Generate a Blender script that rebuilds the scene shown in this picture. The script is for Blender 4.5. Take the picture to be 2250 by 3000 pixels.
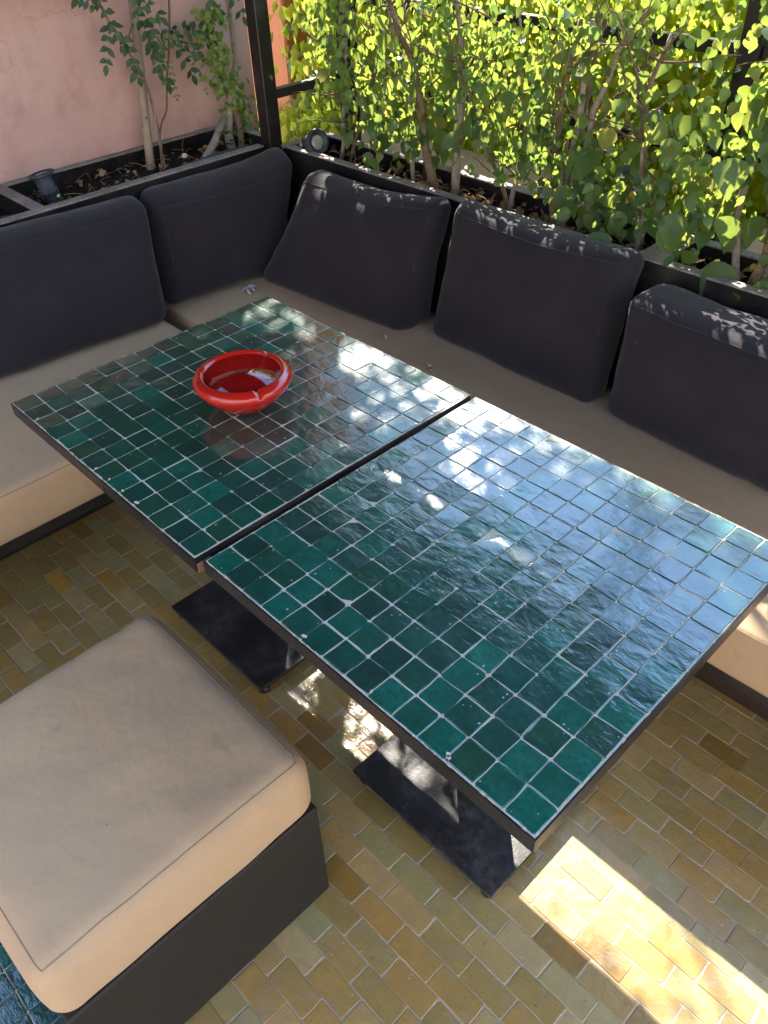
import bpy, math, random
from mathutils import Vector, Matrix, Euler, noise
import numpy as np

# ------------------------------------------------------------------ start
for _o in list(bpy.data.objects):
    bpy.data.objects.remove(_o, do_unlink=True)
SC = bpy.context.scene
COL = SC.collection
rnd = random.Random(7)
H = 0.71                                   # table top height above the floor

# ------------------------------------------------------------------ camera
cam_d = bpy.data.cameras.new('camera')
cam = bpy.data.objects.new('camera', cam_d)
COL.objects.link(cam)
cam.location = (1.71379, -0.45293, 0.96741 + H)
cam.matrix_world = Matrix.Translation(cam.location) @ (
    Matrix.Rotation(0.825328, 4, 'Z') @ Matrix.Rotation(0.865071, 4, 'X') @ Matrix.Rotation(-0.040580, 4, 'Z'))
cam_d.sensor_fit = 'VERTICAL'
cam_d.sensor_height = 36.0
cam_d.lens = 36.0 * 2366.4 / 3000.0
cam_d.clip_start = 0.02
cam_d.clip_end = 2000
SC.camera = cam

# ------------------------------------------------------------------ light
SUN_EL = math.radians(43.05)
SUN_AZ = math.radians(-45)                 # clockwise from +Y: back left
world = bpy.data.worlds.new('World')
SC.world = world
world.use_nodes = True
wn = world.node_tree
for n in list(wn.nodes):
    wn.nodes.remove(n)
sky = wn.nodes.new('ShaderNodeTexSky')
sky.sky_type = 'NISHITA'
sky.sun_disc = False
sky.sun_elevation = SUN_EL
sky.sun_rotation = SUN_AZ
sky.air_density = 1.0
sky.dust_density = 0.0
sky.ozone_density = 2.2
bg = wn.nodes.new('ShaderNodeBackground')
bg.inputs['Strength'].default_value = 0.15
wo = wn.nodes.new('ShaderNodeOutputWorld')
warm = wn.nodes.new('ShaderNodeMix')
warm.data_type = 'RGBA'; warm.blend_type = 'MULTIPLY'
warm.inputs[0].default_value = 1.0
warm.inputs[7].default_value = (1.07, 1.0, .93, 1)
wn.links.new(sky.outputs[0], warm.inputs[6])
wn.links.new(warm.outputs[2], bg.inputs[0])
wn.links.new(bg.outputs[0], wo.inputs[0])

sun_d = bpy.data.lights.new('sun', 'SUN')
sun_d.energy = 3.1
sun_d.angle = math.radians(0.53)
sun_d.color = (1.0, 0.93, 0.82)
sun = bpy.data.objects.new('sun', sun_d)
COL.objects.link(sun)
sdir = Vector((-0.757, 0.757, 1.0)).normalized()
sun.rotation_euler = sdir.to_track_quat('Z', 'Y').to_euler()
sun.location = sdir * 12

SC.view_settings.view_transform = 'Standard'
SC.view_settings.look = 'None'
SC.view_settings.exposure = 2.92
SC.view_settings.gamma = 1.0
SC.view_settings.use_curve_mapping = False
SC.render.engine = 'CYCLES'
SC.cycles.max_bounces = 8
SC.cycles.transparent_max_bounces = 8


# ------------------------------------------------------------------ helpers
def tag(o, label=None, cat=None, group=None, kind=None):
    if label: o['label'] = label
    if cat: o['category'] = cat
    if group: o['group'] = group
    if kind: o['kind'] = kind
    return o


def empty(name, loc=(0, 0, 0), rz=0.0):
    o = bpy.data.objects.new(name, None)
    COL.objects.link(o)
    o.location = loc
    o.rotation_euler = (0, 0, rz)
    o.empty_display_size = 0.05
    return o


class MB:
    """collects geometry and links it as one mesh object"""
    def __init__(self):
        self.v = []; self.f = []; self.t = []

    def add(self, vs, fs, tint=0.0):
        b = len(self.v)
        self.v += [tuple(p) for p in vs]
        self.f += [tuple(i + b for i in f) for f in fs]
        self.t += [tint] * len(vs)
        return self

    def box(self, x0, x1, y0, y1, z0, z1, bev=0.0, tint=0.0):
        if bev <= 0:
            vs = [(x0, y0, z0), (x1, y0, z0), (x1, y1, z0), (x0, y1, z0), (x0, y0, z1), (x1, y0, z1), (x1, y1, z1), (x0, y1, z1)]
            fs = [(0, 3, 2, 1), (4, 5, 6, 7), (0, 1, 5, 4), (1, 2, 6, 5), (2, 3, 7, 6), (3, 0, 4, 7)]
            return self.add(vs, fs, tint)
        b = bev
        rings = [(z0, b), (z0 + b, 0), (z1 - b, 0), (z1, b)]
        vs = []
        for z, i in rings:
            xa, xb, ya, yb = x0 + i, x1 - i, y0 + i, y1 - i
            c = b if i == 0 else b * .5
            vs += [(xa + c, ya, z), (xb - c, ya, z), (xb, ya + c, z), (xb, yb - c, z), (xb - c, yb, z), (xa + c, yb, z), (xa, yb - c, z), (xa, ya + c, z)]
        fs = [tuple(reversed(range(8))), tuple(range(24, 32))]
        for r in range(3):
            for i in range(8):
                j = (i + 1) % 8
                fs.append((r * 8 + i, r * 8 + j, r * 8 + 8 + j, r * 8 + 8 + i))
        return self.add(vs, fs, tint)

    def tube(self, pts, rad, n=8, caps=True, tint=0.0):
        pts = [Vector(p) for p in pts]
        if not isinstance(rad, (list, tuple)):
            rad = [rad] * len(pts)
        vs = []; fs = []
        up = Vector((0.13, 0.21, 0.97)).normalized()
        prev = None
        for i, p in enumerate(pts):
            a = pts[max(i - 1, 0)]; c = pts[min(i + 1, len(pts) - 1)]
            d = (c - a)
            d = d.normalized() if d.length > 1e-9 else Vector((0, 0, 1))
            if prev is None:
                s = d.cross(up)
                if s.length < 0.1: s = d.cross(Vector((1, 0, 0)))
            else:
                s = prev - d * prev.dot(d)
            s.normalize(); prev = s
            t = d.cross(s)
            for k in range(n):
                an = 2 * math.pi * k / n
                vs.append(p + (s * math.cos(an) + t * math.sin(an)) * rad[i])
        for i in range(len(pts) - 1):
            for k in range(n):
                j = (k + 1) % n
                fs.append((i * n + k, i * n + j, (i + 1) * n + j, (i + 1) * n + k))
        if caps:
            fs.append(tuple(reversed(range(n))))
            fs.append(tuple(range((len(pts) - 1) * n, len(pts) * n)))
        return self.add(vs, fs, tint)

    def lathe(self, prof, n=24, center=(0, 0, 0), M=None, tint=0.0, fn=None):
        vs = []; fs = []
        for r, z in prof:
            for k in range(n):
                a = 2 * math.pi * k / n
                rr, zz = (r, z) if fn is None else fn(r, z, a)
                p = Vector((rr * math.cos(a), rr * math.sin(a), zz))
                if M is not None: p = M @ p
                vs.append(p + Vector(center))
        for i in range(len(prof) - 1):
            for k in range(n):
                j = (k + 1) % n
                fs.append((i * n + k, i * n + j, (i + 1) * n + j, (i + 1) * n + k))
        if prof[0][0] > 1e-6: fs.append(tuple(reversed(range(n))))
        if prof[-1][0] > 1e-6: fs.append(tuple(range((len(prof) - 1) * n, len(prof) * n)))
        return self.add(vs, fs, tint)

    def mesh(self, name, mat, smooth=False):
        me = bpy.data.meshes.new(name)
        me.from_pydata(self.v, [], self.f)
        at = me.attributes.new('tint', 'FLOAT', 'POINT')
        at.data.foreach_set('value', self.t)
        if mat: me.materials.append(mat)
        if smooth:
            me.polygons.foreach_set('use_smooth', [True] * len(me.polygons))
        me.update()
        return me

    def build(self, name, mat, parent=None, smooth=False):
        o = bpy.data.objects.new(name, self.mesh(name, mat, smooth))
        COL.objects.link(o)
        if parent: o.parent = parent
        return o


def inst(name, me, parent, loc, rot=(0, 0, 0), sc=(1, 1, 1)):
    o = bpy.data.objects.new(name, me)
    COL.objects.link(o)
    o.location = loc; o.rotation_euler = rot; o.scale = sc
    if parent: o.parent = parent
    return o


# ------------------------------------------------------------------ materials
class NT:
    def __init__(self, name):
        self.m = bpy.data.materials.new(name)
        self.m.use_nodes = True
        self.t = self.m.node_tree
        for n in list(self.t.nodes): self.t.nodes.remove(n)
        self.out = self.n('ShaderNodeOutputMaterial')

    def n(self, typ, **kw):
        x = self.t.nodes.new(typ)
        for k, v in kw.items(): setattr(x, k, v)
        return x

    def l(self, a, b): self.t.links.new(a, b)

    def coord(self, which='Object'):
        return self.n('ShaderNodeTexCoord').outputs[which]

    def geo(self, which='Position'):
        return self.n('ShaderNodeNewGeometry').outputs[which]

    def noise(self, vec, scale, detail=4, rough=.55, dist=0.0):
        x = self.n('ShaderNodeTexNoise')
        x.inputs['Scale'].default_value = scale
        x.inputs['Detail'].default_value = detail
        x.inputs['Roughness'].default_value = rough
        x.inputs['Distortion'].default_value = dist
        self.l(vec, x.inputs['Vector'])
        return x.outputs['Fac']

    def mapping(self, vec, sc=(1, 1, 1), rot=(0, 0, 0)):
        x = self.n('ShaderNodeMapping')
        x.inputs['Scale'].default_value = sc
        x.inputs['Rotation'].default_value = rot
        self.l(vec, x.inputs['Vector'])
        return x.outputs[0]

    def ramp(self, fac, stops, interp='LINEAR'):
        x = self.n('ShaderNodeValToRGB')
        x.color_ramp.interpolation = interp
        e = x.color_ramp.elements
        while len(e) < len(stops): e.new(0.5)
        for i, (p, c) in enumerate(stops):
            e[i].position = p
            if isinstance(c, (int, float)): c = (c, c, c)
            e[i].color = (c[0], c[1], c[2], 1)
        self.l(fac, x.inputs[0])
        return x.outputs[0]

    def math(self, op, a, b=0.0, c=0.0):
        x = self.n('ShaderNodeMath', operation=op)
        for i, s in enumerate((a, b, c)):
            if isinstance(s, (int, float)): x.inputs[i].default_value = s
            else: self.l(s, x.inputs[i])
        return x.outputs[0]

    def mix(self, fac, a, b, mode='MIX'):
        x = self.n('ShaderNodeMix', data_type='RGBA', blend_type=mode)
        for sk, s in ((x.inputs[0], fac), (x.inputs[6], a), (x.inputs[7], b)):
            if isinstance(s, (int, float)): sk.default_value = s
            elif isinstance(s, (tuple, list)): sk.default_value = (s[0], s[1], s[2], 1)
            else: self.l(s, sk)
        return x.outputs[2]

    def rand(self):
        """0..1, different for each object and each joined piece"""
        oi = self.n('ShaderNodeObjectInfo').outputs['Random']
        at = self.n('ShaderNodeAttribute', attribute_name='tint').outputs['Fac']
        return self.math('FRACT', self.math('ADD', oi, at))

    def offset(self, vec, r, k=37.0):
        x = self.n('ShaderNodeVectorMath', operation='ADD')
        c = self.n('ShaderNodeCombineXYZ')
        self.l(self.math('MULTIPLY', r, k), c.inputs[0])
        self.l(self.math('MULTIPLY', r, k * 1.7), c.inputs[1])
        self.l(vec, x.inputs[0]); self.l(c.outputs[0], x.inputs[1])
        return x.outputs[0]

    def bump(self, h, strength=.3, dist=.01, normal=None):
        x = self.n('ShaderNodeBump')
        x.inputs['Strength'].default_value = strength
        x.inputs['Distance'].default_value = dist
        self.l(h, x.inputs['Height'])
        if normal is not None: self.l(normal, x.inputs['Normal'])
        return x.outputs[0]

    def bsdf(self, col, rough=.5, normal=None, spec=.5, coat=0.0, metal=0.0, coat_rough=.05, sheen=0.0, coat_normal=None, coat_ior=1.5):
        x = self.n('ShaderNodeBsdfPrincipled')
        for k, s in (('Base Color', col), ('Roughness', rough), ('Metallic', metal), ('Coat Weight', coat), ('Coat Roughness', coat_rough), ('Sheen Weight', sheen), ('Coat IOR', coat_ior), ('Specular IOR Level', spec)):
            sk = x.inputs[k]
            if isinstance(s, (int, float)): sk.default_value = s
            elif isinstance(s, (tuple, list)): sk.default_value = (s[0], s[1], s[2], 1)
            else: self.l(s, sk)
        if normal is not None: self.l(normal, x.inputs['Normal'])
        if coat_normal is not None: self.l(coat_normal, x.inputs['Coat Normal'])
        self.l(x.outputs[0], self.out.inputs[0])
        return x


def mat_zellige(name, ramp_stops):
    m = NT(name)
    r = m.rand()
    base = m.ramp(r, ramp_stops)
    v = m.offset(m.geo(), r)
    n1 = m.noise(v, 28, 4, .6)
    n2 = m.noise(v, 140, 3, .6)
    col = m.mix(m.ramp(n1, [(.3, 0), (.75, 1)]), base, m.mix(1.0, base, (1.55, 1.6, 1.9), 'MULTIPLY'))
    col = m.mix(m.ramp(n2, [(.35, .35), (.6, 0)]), col, (.006, .022, .02))
    # pin holes and pale chips in the glaze
    vo = m.n('ShaderNodeTexVoronoi'); vo.inputs['Scale'].default_value = 110
    m.l(v, vo.inputs['Vector'])
    sel = m.math('GREATER_THAN', m.n('ShaderNodeSeparateColor').outputs[0], .5)
    sc = m.t.nodes[-2] if False else None
    sepc = m.n('ShaderNodeSeparateColor'); m.l(vo.outputs['Color'], sepc.inputs[0])
    pick = m.math('GREATER_THAN', sepc.outputs[0], .88)
    dot = m.math('LESS_THAN', vo.outputs['Distance'], m.math('MULTIPLY', sepc.outputs[1], .24))
    chip = m.math('MULTIPLY', pick, dot)
    col = m.mix(m.math('MULTIPLY', chip, .8), col, (.42, .46, .40))
    # uneven hand-made glaze
    w1 = m.noise(m.mapping(v, (1, 1.35, 1), (0, 0, .5)), 17, 2, .5, .3)
    w2 = m.noise(m.mapping(v, (1.0, 2.4, 1), (0, 0, .35)), 75, 3, .55, .6)
    w3 = m.noise(v, 420, 2, .5)
    b1 = m.bump(w1, .6, .0030)
    b2 = m.bump(w2, .5, .0006, b1)
    b3 = m.bump(m.math('SUBTRACT', w3, m.math('MULTIPLY', chip, 1.2)), .3, .0004, b2)
    rough = m.ramp(n1, [(.3, .06), (.8, .17)])
    m.bsdf(col, m.ramp(n2, [(.3, .28), (.7, .45)]), b3, spec=.30, coat=.9, coat_rough=rough, coat_normal=b3, coat_ior=2.05)
    return m.m


M = {}
M['tile'] = mat_zellige('green_glazed_tile', [(0.0, (.004, .036, .026)), (.2, (.004, .042, .028)), (.45, (.003, .058, .038)), (.62, (.007, .050, .025)),
                                             (.78, (.003, .074, .048)), (.92, (.002, .100, .062)), (1.0, (.007, .036, .025))])


def mat_brick():
    m = NT('glazed_floor_brick')
    r = m.rand()
    base = m.ramp(r, [(0.0, (0.439, 0.256, 0.075)), (.14, (0.366, 0.243, 0.081)), (.30, (0.317, 0.224, 0.075)), (.45, (0.476, 0.307, 0.119)), (.58, (0.342, 0.275, 0.106)),
                      (.70, (0.403, 0.230, 0.060)), (.80, (0.317, 0.288, 0.125)), (.90, (0.488, 0.346, 0.163)), (.95, (0.268, 0.154, 0.037)), (1.0, (0.561, 0.320, 0.069))])
    v = m.offset(m.geo(), r)
    n1 = m.noise(v, 16, 5, .6)
    n2 = m.noise(v, 160, 3, .6)
    col = m.mix(m.ramp(n1, [(.35, 0), (.75, .7)]), base, m.mix(1.0, base, (.62, .66, .62), 'MULTIPLY'))
    col = m.mix(m.ramp(n1, [(.52, 0), (.78, .5)]), col, (.44, .33, .24))
    col = m.mix(m.ramp(n2, [(.25, .5), (.4, 0)]), col, (.10, .06, .03))
    w1 = m.noise(v, 22, 2, .5)
    w2 = m.noise(m.mapping(v, (1, 2.0, 1)), 90, 3, .6)
    nb = m.bump(w2, .5, .0016, m.bump(w1, .6, .0045))
    vo = m.n('ShaderNodeTexVoronoi'); vo.inputs['Scale'].default_value = 95
    m.l(v, vo.inputs['Vector'])
    sp = m.n('ShaderNodeSeparateColor'); m.l(vo.outputs['Color'], sp.inputs[0])
    pit = m.math('MULTIPLY', m.math('GREATER_THAN', sp.outputs[0], .86), m.math('LESS_THAN', vo.outputs['Distance'], m.math('MULTIPLY', sp.outputs[1], .22)))
    col = m.mix(m.math('MULTIPLY', pit, .55), col, m.mix(m.math('GREATER_THAN', sp.outputs[2], .5), (.07, .045, .025), (.62, .52, .40)))
    rough = m.ramp(n1, [(.25, .16), (.7, .42)])
    m.bsdf(col, .5, nb, spec=.3, coat=.8, coat_rough=m.ramp(n1, [(.3, .05), (.6, .26)]), coat_normal=nb, coat_ior=1.8)
    return m.m


M['brick'] = mat_brick()


def mat_rough(name, c1, c2, scale=20, rough=.8, bump=.3, dist=.004, detail=6, spec=.3, world=True, contrast=(.3, .7)):
    m = NT(name)
    v = m.geo() if world else m.coord('Object')
    n1 = m.noise(v, scale, detail, .62)
    n2 = m.noise(v, scale * 9, 3, .6)
    col = m.mix(m.ramp(n1, [(contrast[0], 0), (contrast[1], 1)]), c1, c2)
    col = m.mix(m.ramp(n2, [(.3, .25), (.6, 0)]), col, tuple(x * .55 for x in c1))
    m.bsdf(col, rough, m.bump(n2, bump, dist, m.bump(n1, bump, dist * 3)), spec=spec)
    return m.m


M['grout'] = mat_rough('pale_grout', (.60, .56, .48), (.46, .43, .36), 30, .9, .4, .002)
M['floor_grout'] = mat_rough('floor_grout', (.46, .37, .29), (.34, .27, .20), 14, .9, .4, .003)
M['soil'] = mat_rough('soil', (.045, .028, .018), (.016, .011, .009), 26, .95, .9, .02)
M['bark'] = mat_rough('bark', (.30, .21, .14), (.14, .09, .06), 60, .85, .6, .004)
M['pale_bark'] = mat_rough('pale_bark', (.46, .40, .34), (.24, .18, .14), 70, .85, .6, .003)
M['thin_bark'] = mat_rough('thin_bark', (.22, .14, .09), (.11, .07, .045), 60, .8, .5, .002)
M['ledge'] = mat_rough('tan_render', (.56, .38, .22), (.46, .30, .17), 6, .85, .3, .003)
M['orange'] = mat_rough('orange_render', (.58, .21, .09), (.45, .16, .07), 5, .85, .3, .003)
M['ground'] = mat_rough('dusty_ground', (.36, .28, .20), (.28, .21, .15), .6, .95, .3, .01)
M['canopy'] = mat_rough('dark_awning_cloth', (.030, .026, .024), (.020, .018, .017), 12, .85, .2, .002)
M['cream'] = mat_rough('cream_render', (.50, .44, .36), (.44, .39, .32), 4, .85, .3, .003)


def mat_metal():
    m = NT('black_painted_metal')
    v = m.geo()
    n1 = m.noise(v, 9, 6, .65)
    n2 = m.noise(v, 180, 3, .6)
    col = m.mix(m.ramp(n1, [(.45, 0), (.75, .55)]), (.012, .011, .012), (.05, .045, .045))
    m.bsdf(col, m.ramp(n1, [(.3, .24), (.7, .5)]), m.bump(n2, .25, .0006), spec=.5)
    return m.m


M['metal'] = mat_metal()


def mat_plate():
    m = NT('scuffed_black_plate')
    v = m.geo()
    n1 = m.noise(v, 7, 7, .7, .4)
    n2 = m.noise(v, 55, 6, .7)
    n3 = m.noise(v, 260, 3, .6)
    dust = m.math('MULTIPLY', m.ramp(n1, [(.42, 0), (.72, 1)]), m.ramp(n2, [(.4, .25), (.7, 1)]))
    col = m.mix(dust, (.013, .0115, .012), (.10, .09, .088))
    m.bsdf(col, m.ramp(n2, [(.3, .32), (.7, .6)]), m.bump(n3, .5, .001, m.bump(n2, .3, .001)), spec=.5)
    return m.m


M['plate'] = mat_plate()


def mat_rim():
    m = NT('weathered_planter_rim')
    v = m.geo()
    n1 = m.noise(v, 12, 7, .7)
    n2 = m.noise(v, 120, 4, .7)
    col = m.mix(m.ramp(n1, [(.3, 0), (.68, 1)]), (.17, .15, .135), (.33, .30, .27))
    col = m.mix(m.ramp(n2, [(.32, .8), (.5, 0)]), col, (.05, .045, .04))
    m.bsdf(col, .8, m.bump(n2, .4, .001), spec=.3)
    return m.m


M['rim'] = mat_rim()


def mat_fabric(name, c, c2, weave=900, sheen=.2, stain=None, fleck=None, dust=None):
    m = NT(name)
    v = m.coord('Object')
    n1 = m.noise(v, 5, 5, .6)
    col = m.mix(m.ramp(n1, [(.3, 0), (.75, 1)]), c, c2)
    w1 = m.n('ShaderNodeTexWave', wave_type='BANDS'); w1.inputs['Scale'].default_value = weave / 6.28
    w1.bands_direction = 'DIAGONAL'
    m.l(v, w1.inputs['Vector'])
    n3 = m.noise(v, 420, 2, .6)
    if stain:
        n2 = m.noise(v, 13, 6, .72, .5)
        col = m.mix(m.ramp(n2, [(.60, 0), (.75, .38)]), col, stain)
    if dust:
        n4 = m.noise(v, 8, 6, .7)
        col = m.mix(m.ramp(n4, [(.5, 0), (.85, .4)]), col, dust)
    if fleck:
        vo = m.n('ShaderNodeTexVoronoi'); vo.inputs['Scale'].default_value = 26
        m.l(v, vo.inputs['Vector'])
        sp = m.n('ShaderNodeSeparateColor'); m.l(vo.outputs['Color'], sp.inputs[0])
        d = m.math('MULTIPLY', m.math('GREATER_THAN', sp.outputs[0], .93), m.math('LESS_THAN', vo.outputs['Distance'], .045))
        col = m.mix(m.math('MULTIPLY', d, .6), col, fleck)
    col = m.mix(m.ramp(n3, [(.35, .14), (.65, 0)]), col, tuple(x * .5 for x in c))
    hgt = m.math('ADD', m.math('MULTIPLY', w1.outputs['Fac'], .25), n3)
    nw = m.noise(v, 9, 3, .5)
    m.bsdf(col, .88, m.bump(hgt, .25, .0007, m.bump(m.noise(v, 24, 4, .6, .6), .2, .004, m.bump(nw, .5, .010))), spec=.2, sheen=sheen)
    return m.m


M['char'] = mat_fabric('charcoal_fabric', (.0200, .0170, .0245), (.0165, .0145, .0210), sheen=.15, fleck=(.2, .19, .2), dust=(.045, .041, .046))
M['beige'] = mat_fabric('beige_fabric', (.50, .350, .215), (.47, .322, .195), sheen=.15, stain=(.27, .185, .11), fleck=(.10, .07, .05))
M['beige_seam'] = mat_fabric('beige_welt', (.34, .25, .16), (.30, .22, .14))
M['char_seam'] = mat_fabric('charcoal_welt', (.026, .022, .026), (.022, .019, .023))


def mat_wall():
    m = NT('pink_plaster')
    v = m.geo()
    n1 = m.noise(v, 2.2, 6, .6)
    n2 = m.noise(v, 11, 6, .65)
    n3 = m.noise(v, 130, 4, .6)
    col = m.mix(m.ramp(n1, [(.3, 0), (.7, 1)]), (.56, .335, .290), (.63, .405, .355))
    col = m.mix(m.ramp(n2, [(.46, 0), (.75, .8)]), col, (.48, .265, .235))
    n5 = m.noise(m.mapping(v, (1, 1, .35)), 5, 5, .7)
    col = m.mix(m.ramp(n5, [(.55, 0), (.8, .55)]), col, (.68, .47, .41))
    # hairline cracks
    vo = m.n('ShaderNodeTexVoronoi', feature='DISTANCE_TO_EDGE'); vo.inputs['Scale'].default_value = 2.6
    mx = m.n('ShaderNodeMix', data_type='VECTOR'); mx.inputs[0].default_value = .12
    nn = m.n('ShaderNodeTexNoise'); nn.inputs['Scale'].default_value = 9; nn.inputs['Detail'].default_value = 6
    m.l(v, nn.inputs['Vector']); m.l(v, mx.inputs[4]); m.l(nn.outputs['Color'], mx.inputs[5])
    m.l(mx.outputs[1], vo.inputs['Vector'])
    cr = m.math('MULTIPLY', m.ramp(vo.outputs['Distance'], [(0.0, 1), (.006, 0)]), m.ramp(n1, [(.5, 0), (.62, .6)]))
    col = m.mix(m.math('MULTIPLY', cr, .45), col, (.26, .12, .10))
    m.bsdf(col, .85, m.bump(n3, .2, .0012, m.bump(n2, .3, .006)), spec=.25)
    return m.m


M['wall'] = mat_wall()


def mat_simple(name, c, rough=.5, spec=.5, coat=0, metal=0, bscale=None):
    m = NT(name)
    nb = None
    if bscale:
        nb = m.bump(m.noise(m.coord('Object'), bscale, 4, .6), .3, .001)
    v = m.noise(m.coord('Object'), 40, 4, .6)
    col = m.mix(m.ramp(v, [(.3, 0), (.8, .5)]), c, tuple(x * .72 for x in c))
    m.bsdf(col, rough, nb, spec=spec, coat=coat, metal=metal)
    return m.m


def mat_leaf(name, stops, trans=.45, tstops=None, rough=.35):
    m = NT(name)
    r = m.rand()
    v = m.geo()
    c = m.ramp(r, stops)
    n = m.noise(v, 90, 3, .6)
    c = m.mix(m.ramp(n, [(.35, 0), (.75, .45)]), c, m.mix(1.0, c, (.6, .65, .6), 'MULTIPLY'))
    tc = m.ramp(r, tstops) if tstops else c
    p = m.n('ShaderNodeBsdfPrincipled')
    m.l(c, p.inputs['Base Color']); p.inputs['Roughness'].default_value = rough
    p.inputs['Specular IOR Level'].default_value = .35
    m.l(m.bump(n, .3, .002), p.inputs['Normal'])
    t = m.n('ShaderNodeBsdfTranslucent'); m.l(tc, t.inputs[0])
    x = m.n('ShaderNodeMixShader'); x.inputs[0].default_value = trans
    m.l(p.outputs[0], x.inputs[1]); m.l(t.outputs[0], x.inputs[2])
    m.l(x.outputs[0], m.out.inputs[0])
    return m.m


M['leaf'] = mat_leaf('hedge_leaf', [(0, (.030, .070, .038)), (.3, (.045, .100, .038)), (.6, (.034, .076, .044)), (.78, (.075, .145, .035)), (.9, (.020, .055, .034)), (1, (.15, .15, .045))], .36,
                     [(0, (.42, .56, .07)), (.5, (.62, .70, .10)), (.9, (.30, .46, .08)), (1, (.75, .65, .14))])
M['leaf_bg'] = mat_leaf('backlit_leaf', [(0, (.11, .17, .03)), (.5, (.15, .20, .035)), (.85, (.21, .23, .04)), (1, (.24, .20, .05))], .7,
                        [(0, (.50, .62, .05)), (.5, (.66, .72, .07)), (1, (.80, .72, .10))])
M['leaf_dark'] = mat_leaf('climber_leaf', [(0, (.030, .085, .038)), (.6, (.045, .11, .045)), (1, (.08, .15, .04))], .3)
M['leaf_pale'] = mat_leaf('young_leaf', [(0, (.14, .24, .05)), (.6, (.20, .30, .06)), (1, (.28, .34, .08))], .4)
M['deadleaf'] = mat_leaf('dry_leaf', [(0, (.20, .10, .045)), (.35, (.30, .17, .08)), (.6, (.38, .25, .14)), (.8, (.14, .075, .04)), (1, (.42, .32, .2))], .15, rough=.8)
M['bamboo'] = mat_rough('bamboo', (.40, .32, .235), (.27, .21, .155), 25, .55, .2, .001)


# ------------------------------------------------------------------ setting: ground, floor
g = MB().box(-60, 60, -60, 60, -.12, -.03).build('ground', M['ground'])
tag(g, kind='structure', label='dusty ground far around the terrace')

CAMP = Vector(cam.location)
Rm = cam.matrix_world.to_3x3()
TX0, TX1, TY0, TY1 = 0.0, 0.728, 0.0, 0.728
T2X0 = 0.7355
PO = (0.545, 1.052, -0.53, -0.035)         # pouf footprint


def project(p):
    q = Rm.transposed() @ (Vector(p) - CAMP)
    if q.z >= -1e-4: return None
    return (1125 + 2366.4 * q.x / -q.z, 1500 - 2366.4 * q.y / -q.z, -q.z)


def floor_seen(x, y):
    pr = project((x, y, 0))
    if pr is None or not (-40 < pr[0] < 2290 and -40 < pr[1] < 3040): return 0
    d = Vector((x, y, 0)) - CAMP

    def at(z):
        t = (z - CAMP.z) / d.z
        return CAMP + d * t
    a = at(H)
    if 0 < a.x < 1.458 and 0 < a.y < .73: return 0
    for z in (.1, .2, .3, .4, .45):
        b = at(z)
        if PO[0] < b.x < PO[1] and PO[2] < b.y < PO[3]: return 0
    for z in (.3, .44):
        b = at(z)
        if b.y > .75 or b.x < -.06: return 0
    if x < -.42 or y > .99: return 0
    return 1.0 / pr[2] ** 2


fl = MB().box(-3.0, 4.5, -3.5, 2.0, -.028, -.0009).build('floor', M['floor_grout'])
tag(fl, kind='structure', label='terrace floor of small glazed ochre bricks in running bond')
gfl = MB().box(-1.5, 1.03, -2.2, -.485, -.003, .0012).build('green_tiled_floor', M['grout'])
tag(gfl, kind='structure', label='inlaid area of square green floor tiles beside the ottoman')


def piece_mesh(name, mat, w, d, h, jit, bev, seed, n=3, dome=.0006):
    """small slab with an uneven outline, a worn edge and a slightly domed top (centre at origin, top at z=0)"""
    r = random.Random(seed)
    hw, hd = w / 2, d / 2
    out = []
    cr = min(w, d) * .06
    cs = [(-hw, -hd), (hw, -hd), (hw, hd), (-hw, hd)]
    for i in range(4):
        a = Vector(cs[i]); b = Vector(cs[(i + 1) % 4])
        L = (b - a).length; u = (b - a) / L
        c1 = cr * r.uniform(.4, 1.6)
        out.append(a + u * c1)
        out.append((a + b) / 2 + Vector((u.y, -u.x)) * r.uniform(-jit, jit))
        out.append(b - u * cr * r.uniform(.4, 1.6))
    out = [p + Vector((r.uniform(-jit, jit), r.uniform(-jit, jit))) * .7 for p in out]
    N = len(out)
    mb = MB()
    vs = [(p.x, p.y, -h) for p in out] + [(p.x, p.y, -bev * r.uniform(.7, 1.5)) for p in out]
    tp = []
    for p in out:
        q = p * (1 - bev * 2.0 / p.length)
        tp.append((q.x, q.y, 0.0))
    vs += tp
    fs = []
    for i in range(N):
        j = (i + 1) % N
        fs.append((i, j, N + j, N + i))
        fs.append((N + i, N + j, 2 * N + j, 2 * N + i))
    fs.append(tuple(range(2 * N, 3 * N)))
    mb.add(vs, fs)
    me = mb.mesh(name, mat, False)
    return me, vs, fs


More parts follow.
